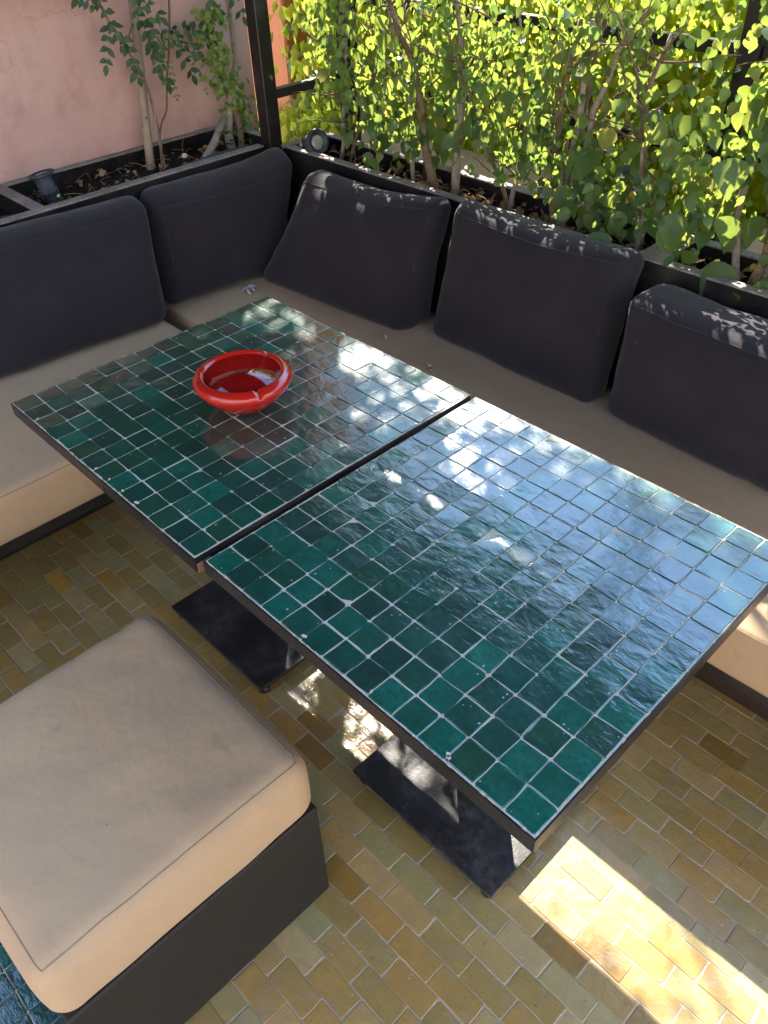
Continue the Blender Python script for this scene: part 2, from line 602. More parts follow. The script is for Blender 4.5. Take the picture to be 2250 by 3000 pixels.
BW, BD = 0.1045, 0.0518
brick_v = [piece_mesh('brick', M['brick'], BW - .0019, BD - .0017, .02, .0009, .0007, 100 + i, dome=.0005) for i in range(14)]
cells = []
row = -70
for row in range(-62, 40):
    y = .0 + row * BD
    off = (row % 2) * BW * .5 + random.Random(row).uniform(-.012, .012)
    for c in range(-24, 42):
        x = c * BW + off
        if y > 1.25 or y < -2.9 or x < -1.4 or x > 4.2: continue
        if x < 1.03 - BW * .3 and y < -.46: continue
        cells.append((x, y, floor_seen(x, y)))
cells.sort(key=lambda c: -c[2])
stuff = MB()
for i, (x, y, s) in enumerate(cells):
    me, vs, fs = rnd.choice(brick_v)
    rz = rnd.choice((0, math.pi)) + rnd.gauss(0, .010)
    loc = Vector((x + rnd.gauss(0, .0008), y + rnd.gauss(0, .0006), rnd.uniform(-.0006, .0008)))
    rot = (rnd.gauss(0, .006), rnd.gauss(0, .004), rz)
    if s > 0 and i < 300:
        inst('brick', me, fl, loc, rot)
    else:
        Mx = Matrix.Translation(loc) @ Euler(rot).to_matrix().to_4x4()
        stuff.add([Mx @ Vector(p) for p in vs], fs, rnd.random())
tag(stuff.build('brick_field', M['brick'], fl), kind='stuff')

TP = 0.0513
tile_v = [piece_mesh('tile', M['tile'], TP - .0009, TP - .0009, .008, .00048, .0009, 300 + i, dome=.0007) for i in range(16)]
gs = MB()
for i in range(-2, 22):
    for j in range(0, 18):
        x = 1.00 - .0505 * i; y = -.515 - .0505 * j
        pr = project((x, y, 0))
        near = pr and pr[0] > -60 and pr[1] < 3080
        me, vs, fs = rnd.choice(tile_v)
        loc = Vector((x, y, .004)); rot = (rnd.gauss(0, .008), rnd.gauss(0, .008), rnd.choice((0, 1, 2, 3)) * math.pi / 2 + rnd.gauss(0, .012))
        if x > 1.0: continue
        if near and pr[0] < 700:
            inst('tile', me, gfl, loc, rot, (.975, .975, 1))
        else:
            Mx = Matrix.Translation(loc) @ Euler(rot).to_matrix().to_4x4() @ Matrix.Diagonal((.975, .975, 1, 1))
            gs.add([Mx @ Vector(p) for p in vs], fs, rnd.random())
tag(gs.build('tile_field', M['tile'], gfl), kind='stuff')

# ------------------------------------------------------------------ walls, ledge, canopy
wl = MB()
NY, NZ = 40, 24
vs = []; fs = []
for j in range(NZ + 1):
    for i in range(NY + 1):
        y = -3.4 + (1.525 + 3.4) * i / NY; z = 2.62 * j / NZ
        vs.append((-1.055 + .004 * noise.noise(Vector((y * 2.1, z * 2.1, 3))), y, z))
for j in range(NZ):
    for i in range(NY):
        a = j * (NY + 1) + i
        fs.append((a, a + 1, a + NY + 2, a + NY + 1))
wl.add(vs, fs)
wl.box(-1.30, -1.0615, -3.4, 1.525, 0, 2.62)
wall = wl.build('garden_wall', M['wall'], smooth=False)
tag(wall, 'tall pink plaster wall behind the left planter', 'wall')

led = MB().box(-.78, 4.2, 1.548, 1.90, 0, H + .055, .006).build('parapet', M['ledge'])
tag(led, 'low tan rendered parapet ledge running behind the hedge planter', 'parapet')
pil = MB().box(-2.3, -1.32, 1.90, 2.10, H - .6, 2.5, .008).build('plaster_pillar', M['orange'])
tag(pil, 'orange plaster pillar behind the corner post, past the pink wall', 'pillar')

cw = MB().box(-2.5, 6.2, -4.25, -4.0, 0, 3.1, .01).build('bounce_wall', M['cream'])  # unseen wall put in to throw warm sunlight back onto the seats
tag(cw, 'unseen cream wall behind the camera, added to bounce warm sunlight onto the seating', 'wall')
cw = MB().box(5.2, 5.45, -3.99, 3.0, 0, 3.1, .01).build('bounce_wall', M['cream'])  # second unseen wall, added for the same warm bounce
tag(cw, 'unseen cream wall out of frame on the right, added to bounce warm sunlight', 'wall')
can = empty('awning', (0, 0, 0))
tag(can, 'dark cloth awning on a black frame high over the seating corner', 'awning')
cb = MB()
NXc = 24
vs = []; fs = []
for i in range(NXc + 1):
    x = -1.04 + 3.4 * i / NXc
    for y in (-.9, .3, 1.56):
        vs.append((x, y, 2.235 + .010 * math.sin(i * 1.9)))
for i in range(NXc):
    for k in range(2):
        a = i * 3 + k
        fs.append((a, a + 3, a + 4, a + 1))
n0 = len(vs)
vs2 = [(a, b, c + .004) for a, b, c in vs]
cb.add(vs + vs2, fs + [tuple(reversed([q + n0 for q in f])) for f in fs])
cb.build('awning_cloth', M['canopy'], can)
for y in (-.86, .34, 1.575):
    MB().box(-1.04, 2.36, y - .02, y + .02, 2.17, 2.222, .003).build('beam', M['metal'], can)
for x in (2.34,):
    for y in (1.69,):
        MB().box(x - .025, x + .025, y - .025, y + .025, H + .056, 2.17, .003).build('post', M['metal'], can)
for x in (-.715, .75, 2.34):
    MB().box(x - .02, x + .02, 1.597, 1.72, 2.17, 2.21, .003).build('bracket', M['metal'], can)

# ------------------------------------------------------------------ trellis behind the hedge and the corner post
cp = empty('corner_post', (-.712, 1.326, H))
tag(cp, 'thick black square post at the corner where the two planters meet', 'post')
MB().box(-.0265, .0265, -.0265, .0265, -H, 1.455, .0025).build('post_shaft', M['metal'], cp)
MB().box(-.014, .014, .033, .345, .268, .298, .002).build('side_rail', M['metal'], cp)
tr = empty('trellis', (0, 1.70, H))
tag(tr, 'black metal trellis frame of square posts and two rails half hidden in the hedge', 'trellis')
for x in (-.713, .752, 2.0):
    MB().box(x - .027, x + .027, -.026, .026, .057, 1.46, .002).build('post', M['metal'], tr)
for z in (.286, .525):
    for xa, xb in ((-.684, .723), (.781, 1.971)):
        MB().box(xa, xb, -.014, .014, z - .015, z + .015, .002).build('rail', M['metal'], tr)

# ------------------------------------------------------------------ planters
RZ = H + .13      # rim height
SZ = H + .075     # soil


def soil_mesh(x0, x1, y0, y1, z, seed):
    mb = MB(); nx = max(4, int((x1 - x0) / .025)); ny = max(4, int((y1 - y0) / .025))
    vs = []; fs = []
    for j in range(ny + 1):
        for i in range(nx + 1):
            x = x0 + (x1 - x0) * i / nx; y = y0 + (y1 - y0) * j / ny
            q = Vector((x * 9, y * 9, seed))
            vs.append((x, y, z + .013 * noise.noise(q) + .008 * noise.noise(q * 3.3)))
    for j in range(ny):
        for i in range(nx):
            a = j * (nx + 1) + i
            fs.append((a, a + 1, a + nx + 2, a + nx + 1))
    return mb.add(vs, fs)


pl = empty('planter', (-.88, .4, 0))
tag(pl, 'long black metal planter with a dusty grey rim below the pink wall', 'planter')
off = Vector((.88, -.4, 0))


def pb(name, mat, box, parent, o, bev=.0015):
    x0, x1, y0, y1, z0, z1 = box
    return MB().box(x0 + o.x, x1 + o.x, y0 + o.y, y1 + o.y, z0, z1, bev).build(name, mat, parent)


PLY0, PLY1 = -1.6, 1.385
pb('front_panel', M['metal'], (-.722, -.714, PLY0, PLY1 - .092, .02, RZ - .005), pl, off)
pb('rim', M['rim'], (-.748, -.712, PLY0, 1.291, RZ - .0045, RZ + .001), pl, off)
pb('back_panel', M['metal'], (-1.045, -1.038, PLY0, PLY1, .02, RZ - .005), pl, off)
pb('rim', M['rim'], (-1.049, -1.020, PLY0, PLY1, RZ - .0045, RZ + .001), pl, off)
pb('end_panel', M['metal'], (-1.0375, -.75, PLY1 - .008, PLY1, .02, RZ - .005), pl, off)
pb('rim', M['rim'], (-1.0195, -.749, PLY1 - .03, PLY1, RZ - .0045, RZ + .001), pl, off)
for yy in (.455, -.6):
    pb('cross_panel', M['metal'], (-1.037, -.7225, yy + .004, yy + .036, SZ - .06, RZ - .005), pl, off)
    pb('cross_rim', M['rim'], (-1.0195, -.7485, yy, yy + .04, RZ - .0048, RZ + .0005), pl, off)
so = soil_mesh(-1.037 + .88, -.723 + .88, PLY0 - .4, PLY1 - .41, SZ, 2).build('soil', M['soil'], pl, True)
tag(so, kind='stuff')

pr_ = empty('planter', (1.0, 1.43, 0))
tag(pr_, 'long black metal planter with the leafy hedge behind the right bench', 'planter')
off = Vector((-1.0, -1.43, 0))
PX0, PX1 = -.672, 2.6
YF0, YF1 = 1.332, 1.362     # front rim
YB0, YB1 = 1.508, 1.540     # back rim
pb('front_panel', M['metal'], (PX0 + .02, PX1, YF0 + .003, YF0 + .010, .02, RZ - .005), pr_, off)
pb('rim', M['rim'], (PX0, PX1, YF0, YF1, RZ - .0045, RZ + .001), pr_, off)
pb('back_panel', M['metal'], (PX0, PX1, YB1 - .012, YB1 - .004, .02, RZ - .005), pr_, off)
pb('rim', M['rim'], (PX0, PX1, YB0, YB1, RZ - .0045, RZ + .001), pr_, off)
pb('end_panel', M['metal'], (PX0 + .002, PX0 + .009, YF0 + .012, YB1 - .013, .02, RZ - .005), pr_, off)
pb('rim', M['rim'], (PX0, PX0 + .03, YF1 + .001, YB0 - .001, RZ - .0045, RZ + .001), pr_, off)
pb('corner_panel', M['metal'], (-.76, PX0 + .019, 1.354, 1.360, .02, RZ - .02), pr_, off)
for xx in (.735, 1.9):
    pb('cross_panel', M['metal'], (xx + .004, xx + .066, YF0 + .0105, YB1 - .0125, SZ - .06, RZ - .005), pr_, off)
    pb('cross_rim', M['rim'], (xx, xx + .07, YF1 + .001, YB0 - .001, RZ - .0048, RZ + .0005), pr_, off)
so = soil_mesh(PX0 + .01 - 1, PX1 - 1, YF0 + .011 - 1.43, YB1 - .013 - 1.43, SZ, 5).build('soil', M['soil'], pr_, True)
tag(so, kind='stuff')

# litter on the soil
LEAFO = [(0, 0), (.30, .16), (.42, .42), (.34, .70), (.0, 1.0), (-.34, .70), (-.42, .42), (-.30, .16)]


def leaf_geo(L, W, fold=.18, curl=.15, shape=0):
    """ovate leaf lying along +Y from the origin, normal +Z"""
    pts = []
    prof = [(0.0, .0), (.10, .30), (.28, .50), (.5, .46), (.75, .26), (1.0, 0)] if shape == 0 else [(0, .04), (.12, .22), (.35, .40), (.6, .36), (.82, .18), (1.0, 0)]
    if shape == 2:
        prof = [(-.04, .12), (.06, .44), (.26, .56), (.5, .46), (.78, .2), (1.0, 0)]
    n = len(prof)
    vs = []
    for t, w in prof:
        z = -curl * L * t * t
        vs.append((0, t * L, z))
        vs.append((w * W, t * L, z + fold * w * W))
        vs.append((-w * W, t * L, z + fold * w * W))
    fs = []
    for i in range(n - 1):
        a = i * 3; b = a + 3
        fs.append((a, a + 1, b + 1, b)); fs.append((a, b, b + 2, a + 2))
    return [Vector(v) for v in vs], fs


def litter(parent, o, x0, x1, y0, y1, n, seed, z=SZ):
    r = random.Random(seed)
    mb = MB()
    for _ in range(n):
        L = r.uniform(.012, .032); vs, fs = leaf_geo(L, L * r.uniform(.45, .8), r.uniform(.2, .9), r.uniform(-.5, .8))
        x = r.uniform(x0, x1); y = r.uniform(y0, y1)
        if noise.noise(Vector((x * 7, y * 7, seed))) < -.12 and r.random() < .8: continue
        Mx = Matrix.Translation((x + o.x, y + o.y, z + .008 + r.uniform(0, .012))) @ Euler((r.gauss(0, .5), r.gauss(0, .5), r.uniform(0, 6.3))).to_matrix().to_4x4()
        mb.add([Mx @ v for v in vs], fs, r.random())
    for _ in range(n // 3):   # twigs
        x = r.uniform(x0, x1); y = r.uniform(y0, y1); a = r.uniform(0, 6.3); L = r.uniform(.02, .06)
        p = Vector((x + o.x, y + o.y, z + .012)); d = Vector((math.cos(a), math.sin(a), r.uniform(-.1, .3))) * L
        mb.tube([p, p + d * .5 + Vector((0, 0, .004)), p + d], .0011, 4, tint=r.random())
    return tag(mb.build('leaf_litter', M['deadleaf'], parent), kind='stuff')


litter(pl, Vector((.88, -.4, 0)), -1.03, -.76, -.1, 1.35, 330, 11)
litter(pr_, Vector((-1.0, -1.43, 0)), -.62, 1.75, 1.37, 1.52, 620, 12)
# litter on the ledge
r_ = random.Random(3)

# ------------------------------------------------------------------ cushions
def soft_box(name, mat, front, back, rad, bulge=.02, parent=None, bulge_top=0.0, seed=0, seg=14, wrinkle=.003, sag=0.0):
    """front/back: 4 corners each (BL, BR, TR, TL). Rounded, padded box mapped onto the eight corners."""
    F = [Vector(p) for p in front]; B = [Vector(p) for p in back]
    W = ((F[1] - F[0]).length + (F[2] - F[3]).length) / 2
    Hh = ((F[3] - F[0]).length + (F[2] - F[1]).length) / 2
    D = sum((F[i] - B[i]).length for i in range(4)) / 4
    dims = (W, Hh, D)
    ns = (seg, max(8, int(seg * Hh / W)), max(5, int(seg * D / W)))
    idx = {}; vs = []; fs = []

    def cs(n, d):   # denser towards the edges
        a = []
        for i in range(n + 1):
            t = i / n
            a.append(.5 - .5 * math.cos(math.pi * t) if False else (t + .35 * math.sin(4 * math.pi * t) * 0 + (-.22 * math.sin(2 * math.pi * t) / (1))) * 1.0)
        return [max(0, min(1, q)) for q in a]
    gr = [[.5 - .5 * math.cos(math.pi * i / n) for i in range(n + 1)] for n in ns]

    def P(a, b, c):
        q = [gr[0][a] * dims[0], gr[1][b] * dims[1], gr[2][c] * dims[2]]
        r = min(rad, D * .49, Hh * .49)
        inn = [min(max(q[k], r), dims[k] - r) for k in range(3)]
        d = Vector((q[0] - inn[0], q[1] - inn[1], q[2] - inn[2]))
        if d.length > 1e-9:
            m = max(abs(d.x), abs(d.y), abs(d.z))
            d = d.normalized() * m
        p = [inn[0] + d.x, inn[1] + d.y, inn[2] + d.z]
        u, v, w = p[0] / dims[0], p[1] / dims[1], p[2] / dims[2]
        pos = Vector((0, 0, 0))
        for wt, C in (((1 - w), F), (w, B)):
            pos += wt * ((1 - u) * (1 - v) * C[0] + u * (1 - v) * C[1] + u * v * C[2] + (1 - u) * v * C[3])
        bu = 16 * u * (1 - u) * v * (1 - v)
        bu = bu ** .7 if bu > 0 else 0
        nrm = (F[1] - F[0]).cross(F[3] - F[0]).normalized()
        pos += nrm * (bulge * bu * (1 - 2 * w))
        upv = ((F[3] - F[0]) + (F[2] - F[1])).normalized()
        eu = (4 * u * (1 - u)); ew = 4 * w * (1 - w)
        pos += upv * (bulge_top * eu * max(ew, .3) * (2 * v - 1) - sag * max(eu, 0.0) ** .8 * max(0, v - .4) / .6 * (.6 + .4 * math.sin(3 * u + seed)))
        if sag:
            pos += (F[1] - F[0]).normalized() * (-.55 * sag * (4 * v * (1 - v)) * (2 * u - 1))
        q3 = Vector((pos.x * 6, pos.y * 6, pos.z * 6 + seed * 7.3))
        pos += nrm * wrinkle * noise.noise(q3) + nrm * wrinkle * .6 * noise.noise(q3 * 2.7)
        return pos

    def vid(a, b, c):
        k = (a, b, c)
        if k not in idx:
            idx[k] = len(vs); vs.append(P(a, b, c))
        return idx[k]
    A, Bn, Cn = ns
    for a in range(A):
        for b in range(Bn):
            fs.append((vid(a, b, 0), vid(a + 1, b, 0), vid(a + 1, b + 1, 0), vid(a, b + 1, 0)))
            fs.append((vid(a, b, Cn), vid(a, b + 1, Cn), vid(a + 1, b + 1, Cn), vid(a + 1, b, Cn)))
    for a in range(A):
        for c in range(Cn):
            fs.append((vid(a, 0, c), vid(a, 0, c + 1), vid(a + 1, 0, c + 1), vid(a + 1, 0, c)))
            fs.append((vid(a, Bn, c), vid(a + 1, Bn, c), vid(a + 1, Bn, c + 1), vid(a, Bn, c + 1)))
    for b in range(Bn):
        for c in range(Cn):
            fs.append((vid(0, b, c), vid(0, b + 1, c), vid(0, b + 1, c + 1), vid(0, b, c + 1)))
            fs.append((vid(A, b, c), vid(A, b, c + 1), vid(A, b + 1, c + 1), vid(A, b + 1, c)))
    o = MB().add(vs, fs).build(name, mat, parent, True)

    def surf(u, v, w):
        """surface point for fractional grid coordinates"""
        def near(g, t): return min(range(len(g)), key=lambda i: abs(g[i] - t))
        return P(near(gr[0], u), near(gr[1], v), near(gr[2], w))
    o.data['dims'] = dims
    return o, P, ns, gr


def piping(P, ns, gr, dims, w, rad, mat, parent, name='piping', r=.0016, sides='all', out=.0008):
    """welt along the front edge ring"""
    W, Hh, D = dims
    k = rad * .42
    pts = []
    cen = P(ns[0] // 2, ns[1] // 2, ns[2] // 2)

    def pick(g, t):
        return min(range(len(g)), key=lambda i: abs(g[i] - t))
    iu = pick(gr[0], k / W); iv = pick(gr[1], k / Hh)
    A, B = ns[0], ns[1]
    ring = []
    if sides == 'all':
        ring += [(a, iv) for a in range(iu, A - iu + 1)]
        ring += [(A - iu, b) for b in range(iv + 1, B - iv + 1)]
        ring += [(a, B - iv) for a in range(A - iu - 1, iu - 1, -1)]
        ring += [(iu, b) for b in range(B - iv - 1, iv - 1, -1)]
    else:
        ring += [(A - iu, b) for b in range(B // 2, B - iv + 1)]
        ring += [(a, B - iv) for a in range(A - iu - 1, iu - 1, -1)]
        ring += [(iu, b) for b in range(B - iv - 1, B // 2 - 1, -1)]
    for a, b in ring:
        p = P(a, b, 0)
        pts.append(p + (p - cen).normalized() * out)
    return MB().tube(pts, r, 5).build(name, mat, parent, True)


z = lambda t: t + H
# seat cushions
ST = H - .242
SB = H - .383
scA, P_, n_, g_ = soft_box('seat_cushion', M['beige'], [(-.045, -.75, SB), (-.045, .697, SB), (-.045, .697, ST), (-.045, -.75, ST)],
                           [(-.70, -.75, SB), (-.70, .697, SB), (-.70, .697, ST), (-.70, -.75, ST)], .022, .004, bulge_top=.010, seg=40, wrinkle=.002, seed=1)
tag(scA, 'beige fabric seat cushion of the left bench, under the leftmost dark pillow', 'seat cushion', 'beige seat cushions on the benches')
piping(P_, n_, g_, scA.data['dims'], 0, .022, M['beige_seam'], scA, 'seam', .0011)
scB, P_, n_, g_ = soft_box('seat_cushion', M['beige'], [(-.70, .752, SB - .008), (2.3, .752, SB - .008), (2.3, .752, ST - .009), (-.70, .752, ST - .009)],
                           [(-.70, 1.33, SB), (2.3, 1.33, SB), (2.3, 1.33, ST), (-.70, 1.33, ST)], .022, .004, bulge_top=.010, seg=60, wrinkle=.002, seed=2)
tag(scB, 'long beige fabric seat cushion behind the green tables, holding three dark pillows', 'seat cushion', 'beige seat cushions on the benches')
piping(P_, n_, g_, scB.data['dims'], 0, .022, M['beige_seam'], scB, 'seam', .0011)

bl = empty('bench_base', (-.4, 0, 0))
tag(bl, 'black base of the left bench beneath the beige cushion', 'bench')
MB().box(-.30, .335, -.76, .72, .285, .325, .003).build('frame', M['metal'], bl)
MB().box(-.30, -.012, -.76, .72, 0, .283, .002).build('plinth', M['metal'], bl)
br = empty('bench_base', (.8, 1.1, 0))
tag(br, 'black base of the long right bench behind the tables', 'bench')
MB().box(-1.49, 1.52, -.33, .222, .280, .316, .003).build('frame', M['metal'], br)
MB().box(-1.10, 1.52, -.122, .222, 0, .278, .002).build('plinth', mat_rough('dark_wood', (.05, .032, .022), (.028, .018, .014), 20, .5, .3, .002), br)

GP = 'charcoal back pillows on the benches'
pillows = [
    ('large charcoal pillow at the far left, ending at the photo edge',
     [(-.56, -.02, -.245), (-.492, .700, -.245), (-.572, .742, .120), (-.62, .02, .135)],
     [(-.68, -.02, -.245), (-.64, .72, -.245), (-.695, .765, .132), (-.712, .02, .150)], .05, .030),
    ('charcoal pillow wedged in the corner below the black post',
     [(-.575, .735, -.245), (-.53, 1.22, -.245), (-.525, 1.30, .130), (-.595, .752, .100)],
     [(-.69, .735, -.245), (-.68, 1.28, -.245), (-.675, 1.335, .165), (-.71, .755, .128)], .05, .026),
    ('slumped charcoal pillow leaning sideways right of the bench corner',
     [(-.545, 1.045, -.240), (.118, 1.115, -.250), (.185, 1.245, .165), (-.425, 1.225, .118)],
     [(-.52, 1.21, -.24), (.13, 1.27, -.245), (.165, 1.33, .150), (-.445, 1.325, .115)], .055, .034),
    ('upright charcoal pillow in the middle of the right bench, with sun flecks on its top',
     [(.155, 1.195, -.250), (.775, 1.18, -.250), (.785, 1.205, .182), (.228, 1.215, .182)],
     [(.15, 1.30, -.245), (.76, 1.30, -.245), (.80, 1.325, .160), (.19, 1.33, .165)], .045, .024),
    ('lower charcoal pillow at the right photo edge, with sun flecks along its top seam',
     [(.795, 1.18, -.250), (1.43, 1.16, -.250), (1.47, 1.125, .122), (.825, 1.15, .122)],
     [(.80, 1.31, -.245), (1.42, 1.31, -.245), (1.44, 1.315, .110), (.822, 1.32, .112)], .045, .024),
]
for i, (lab, F, B, rad, bul) in enumerate(pillows):
    F = [(a, b, c + H) for a, b, c in F]; B = [(a, b, c + H) for a, b, c in B]
    o, P_, n_, g_ = soft_box('back_pillow', M['char'], F, B, rad, bul, bulge_top=.0, seg=28, seed=10 + i, wrinkle=.011, sag=(.012, .030, .026, .018, .014)[i])
    tag(o, lab, 'pillow', GP)
    piping(P_, n_, g_, o.data['dims'], 0, rad, M['char_seam'], o, 'piping', .0013, sides='top')
    if i == 2:
        MB().box(.086, .091, 1.082, 1.086, H - .243, H - .226, .0008).build('zip_pull', mat_simple('zip_metal', (.6, .6, .58), .4), o)

# ------------------------------------------------------------------ ottoman
po = empty('ottoman', (.8, -.28, 0))
tag(po, 'square beige ottoman on a black base, in front of the green tables', 'ottoman')
bb = MB()
x0, x1, y0, y1 = PO[0] - .8, PO[1] - .8, PO[2] + .28, PO[3] + .28
bb.box(x0, x1, y0, y1, .012, .325, .004)
bb.build('base', mat_rough('dark_brown_vinyl', (.026, .023, .021), (.020, .018, .016), 3, .62, .15, .001), po)
for (fx, fy) in ((x0 + .03, y0 + .03), (x1 - .03, y0 + .03), (x1 - .03, y1 - .03), (x0 + .03, y1 - .03)):
    MB().lathe([(.014, 0), (.016, .004), (.016, .012)], 10, (fx, fy, 0)).build('foot', M['metal'], po, True)
xa, xb, ya, yb = x0 - .010, x1 + .005, y0 - .008, y1 + .006
za, zb = .318, .476
cu, P_, n_, g_ = soft_box('cushion', M['beige'], [(xa, ya, zb), (xb, ya, zb), (xb, yb, zb), (xa, yb, zb)],
                          [(xa, ya, za), (xb, ya, za), (xb, yb, za), (xa, yb, za)], .042, .008, po, bulge_top=.006, seg=34, wrinkle=.005, seed=4)
piping(P_, n_, g_, cu.data['dims'], 0, .042, M['beige_seam'], cu, 'seam', .0012, out=.0002)
cu['label'] = 'beige fabric cushion with a welt round its top edge'

# ------------------------------------------------------------------ tables
chips = mat_rough('chipped_clay', (.66, .58, .48), (.50, .44, .36), 60, .9, .4, .001)


def table(x0, y0, lab, seed, H=H, TP=TP, h=.3592):
    r = random.Random(seed)
    t = empty('table', (x0 + .364, y0 + .364, 0))
    tag(t, lab, 'table', 'green tiled tables')
    MB().box(-h - .004, h + .004, -h - .004, h + .004, H - .034, H - .007, .002).build('frame_tray', M['metal'], t)
    # thin raised lip of the steel frame, four mitred strips in one mesh
    e = MB()
    a, b = h + .0042, h + .0012
    e.box(-a, a, -a, -b, H - .030, H - .0010); e.box(-a, a, b, a, H - .030, H - .0010)
    e.box(-a, -b, -b, b, H - .030, H - .0011); e.box(b, a, -b, b, H - .030, H - .0011)
    e.build('frame_lip', M['metal'], t)
    MB().box(-b + .0001, b - .0001, -b + .0001, b - .0001, H - .006, H - .0008).build('grout_bed', M['grout'], t)
    # crumbs of grout and broken glaze along the frame
    g2 = MB()
    for k in range(150):
        s = r.choice((0, 1, 2, 3)); q = r.uniform(-h, h); w = r.uniform(.0012, .0045); l = r.uniform(.002, .012)
        c = h - .0002
        px, py = ((q, -c), (c, q), (q, c), (-c, q))[s]
        lx, ly = (l, w) if s in (0, 2) else (w, l)
        lx = min(lx, .0045 + (l if s in (0, 2) else 0)); 
        g2.box(px - lx / 2, px + lx / 2, py - ly / 2, py + ly / 2, H - .004, H - .0004 + r.uniform(0, .0004))
    tag(g2.build('edge_grout', M['grout'], t), kind='stuff')
    for i in range(14):
        for j in range(14):
            me, vs, fs = r.choice(tile_v)
            x = -h + TP * (i + .5) + r.gauss(0, .0006); y = -h + TP * (j + .5) + r.gauss(0, .0006)
            inst('tile', me, t, (x, y, H + .0002 + r.uniform(-.0004, .0005)),
                 (r.gauss(0, .011), r.gauss(0, .011), r.choice((0, 1, 2, 3)) * math.pi / 2 + r.gauss(0, .012)))
    for k in range(5):
        s = r.uniform(.004, .008); i = r.randrange(14); j = r.choice((0, 0, r.randrange(14)))
        cx = -h + TP * i; cy = -h + TP * j + .004
        MB().lathe([(s, 0), (s * .8, .0011)], 7, (min(max(cx, -h + .009), h - .009), cy + .005, H + .0004), fn=lambda rr, zz, a, s=s, k=k: (rr * (.7 + .35 * math.sin(a * 2 + k)), zz)).build('chip', chips, t)
    MB().box(-.04, .04, -.04, .04, .0475, H - .0345, .003).build('column', M['plate'], t)
    MB().box(-.11, .11, -.11, .11, H - .0395, H - .0345, .001).build('top_bracket', M['metal'], t)
    B = .204
    bp_ = MB().box(-B, B, -B, B, .030, .040, .0015).build('base_plate', M['plate'], t)
    MB().box(-.055, .055, -.055, .055, .0405, .0470, .001).build('weld_collar', M['plate'], t)
    for sx in (-1, 1):
        for sy in (-1, 1):
            MB().lathe([(.013, 0), (.016, .004), (.016, .016), (.007, .018), (.007, .0298)], 12, (sx * (B - .022), sy * (B - .022), 0)).build('foot', M['metal'], bp_, True)
    return t


table(.0015, 0.0, 'far green tiled square table, the one with the red ashtray on it', 1, H, .0516, .3615)
tag(MB().box(.7325, .7375, .0, .03, H - .031, H - .010, .001).build('spacer_lug', mat_simple('rusty_lug', (.16, .09, .06), .7)), 'small rusty metal lug in the gap between the two green tables', 'bracket')
table(T2X0 + .003, .010, 'near green tiled square table with the sky mirrored in its tiles', 2, H - .0062)


# ------------------------------------------------------------------ ashtray
def mat_glaze(name, c1, c2, rough=.06):
    m = NT(name)
    v = m.coord('Object')
    n = m.noise(v, 45, 5, .6)
    n2 = m.noise(v, 420, 2, .6)
    col = m.mix(m.ramp(n, [(.35, 0), (.75, .6)]), c1, c2)
    vo = m.n('ShaderNodeTexVoronoi'); vo.inputs['Scale'].default_value = 190
    m.l(v, vo.inputs['Vector'])
    sp = m.n('ShaderNodeSeparateColor'); m.l(vo.outputs['Color'], sp.inputs[0])
    d = m.math('MULTIPLY', m.math('GREATER_THAN', sp.outputs[0], .8), m.math('LESS_THAN', vo.outputs['Distance'], .16))
    col = m.mix(m.math('MULTIPLY', d, .6), col, tuple(x * .25 for x in c1))
    m.bsdf(col, rough, m.bump(m.noise(v, 30, 2), .1, .0012, m.bump(n2, .06, .0004)), spec=.6, coat=.5)
    return m.m


M['red'] = mat_glaze('red_glaze', (.50, .017, .010), (.38, .012, .008), .14)
M['red_in'] = mat_glaze('deep_red_glaze', (.22, .004, .006), (.13, .003, .005), .04)
ash = empty('ashtray', (.394, .366, H + .0012))
tag(ash, 'round red glazed ceramic ashtray with three rim notches on the far table', 'ashtray')


def notch(r, zz, a):
    f = 0
    for c in (math.radians(105), math.radians(-16), math.radians(219)):
        d = abs((a - c + math.pi) % (2 * math.pi) - math.pi)
        if d < .075: f = max(f, 1 - (d / .075) ** 2)
    if r > .079 and zz > .0665:
        zz -= .0055 * f
    return r, zz


body = [(.046, 0), (.051, .0015), (.066, .012), (.083, .027), (.097, .042), (.1045, .052), (.1078, .0595), (.1065, .0645), (.1040, .0685), (.100, .0705), (.094, .0735), (.088, .0742), (.0845, .0725), (.083, .068)]
MB().lathe([(a, b * 1.09) for a, b in body], 160, fn=notch).build('bowl', M['red'], ash, True)
inner = [(.0829, .0685), (.0822, .060), (.080, .048), (.075, .036), (.063, .024), (.046, .016), (.022, .013), (.0, .012)]
MB().lathe([(a, b * 1.09) for a, b in inner], 96, fn=lambda r, zz, a: (r, zz)).build('glazed_inside', M['red_in'], ash, True)


# ------------------------------------------------------------------ leaves and plants
def orient(p, tip, nrm, roll=0.0):
    """matrix putting +Y along tip and +Z near nrm"""
    t = tip.normalized()
    n = (nrm - t * nrm.dot(t))
    n = n.normalized() if n.length > 1e-5 else t.orthogonal()
    x = t.cross(n)
    m = Matrix((x, t, n)).transposed().to_4x4()
    return Matrix.Translation(p) @ m @ Matrix.Rotation(roll, 4, 'Y')


LEAFV = {}


def leaf_variants(key, mat, specs):
    out = []
    for (L, W, fo, cu, sh) in specs:
        vs, fs = leaf_geo(L, W, fo, cu, sh)
        # short stalk
        mb = MB().add(vs, fs)
        me = mb.mesh('leaf', mat, True)
        out.append((me, vs, fs))
    LEAFV[key] = out


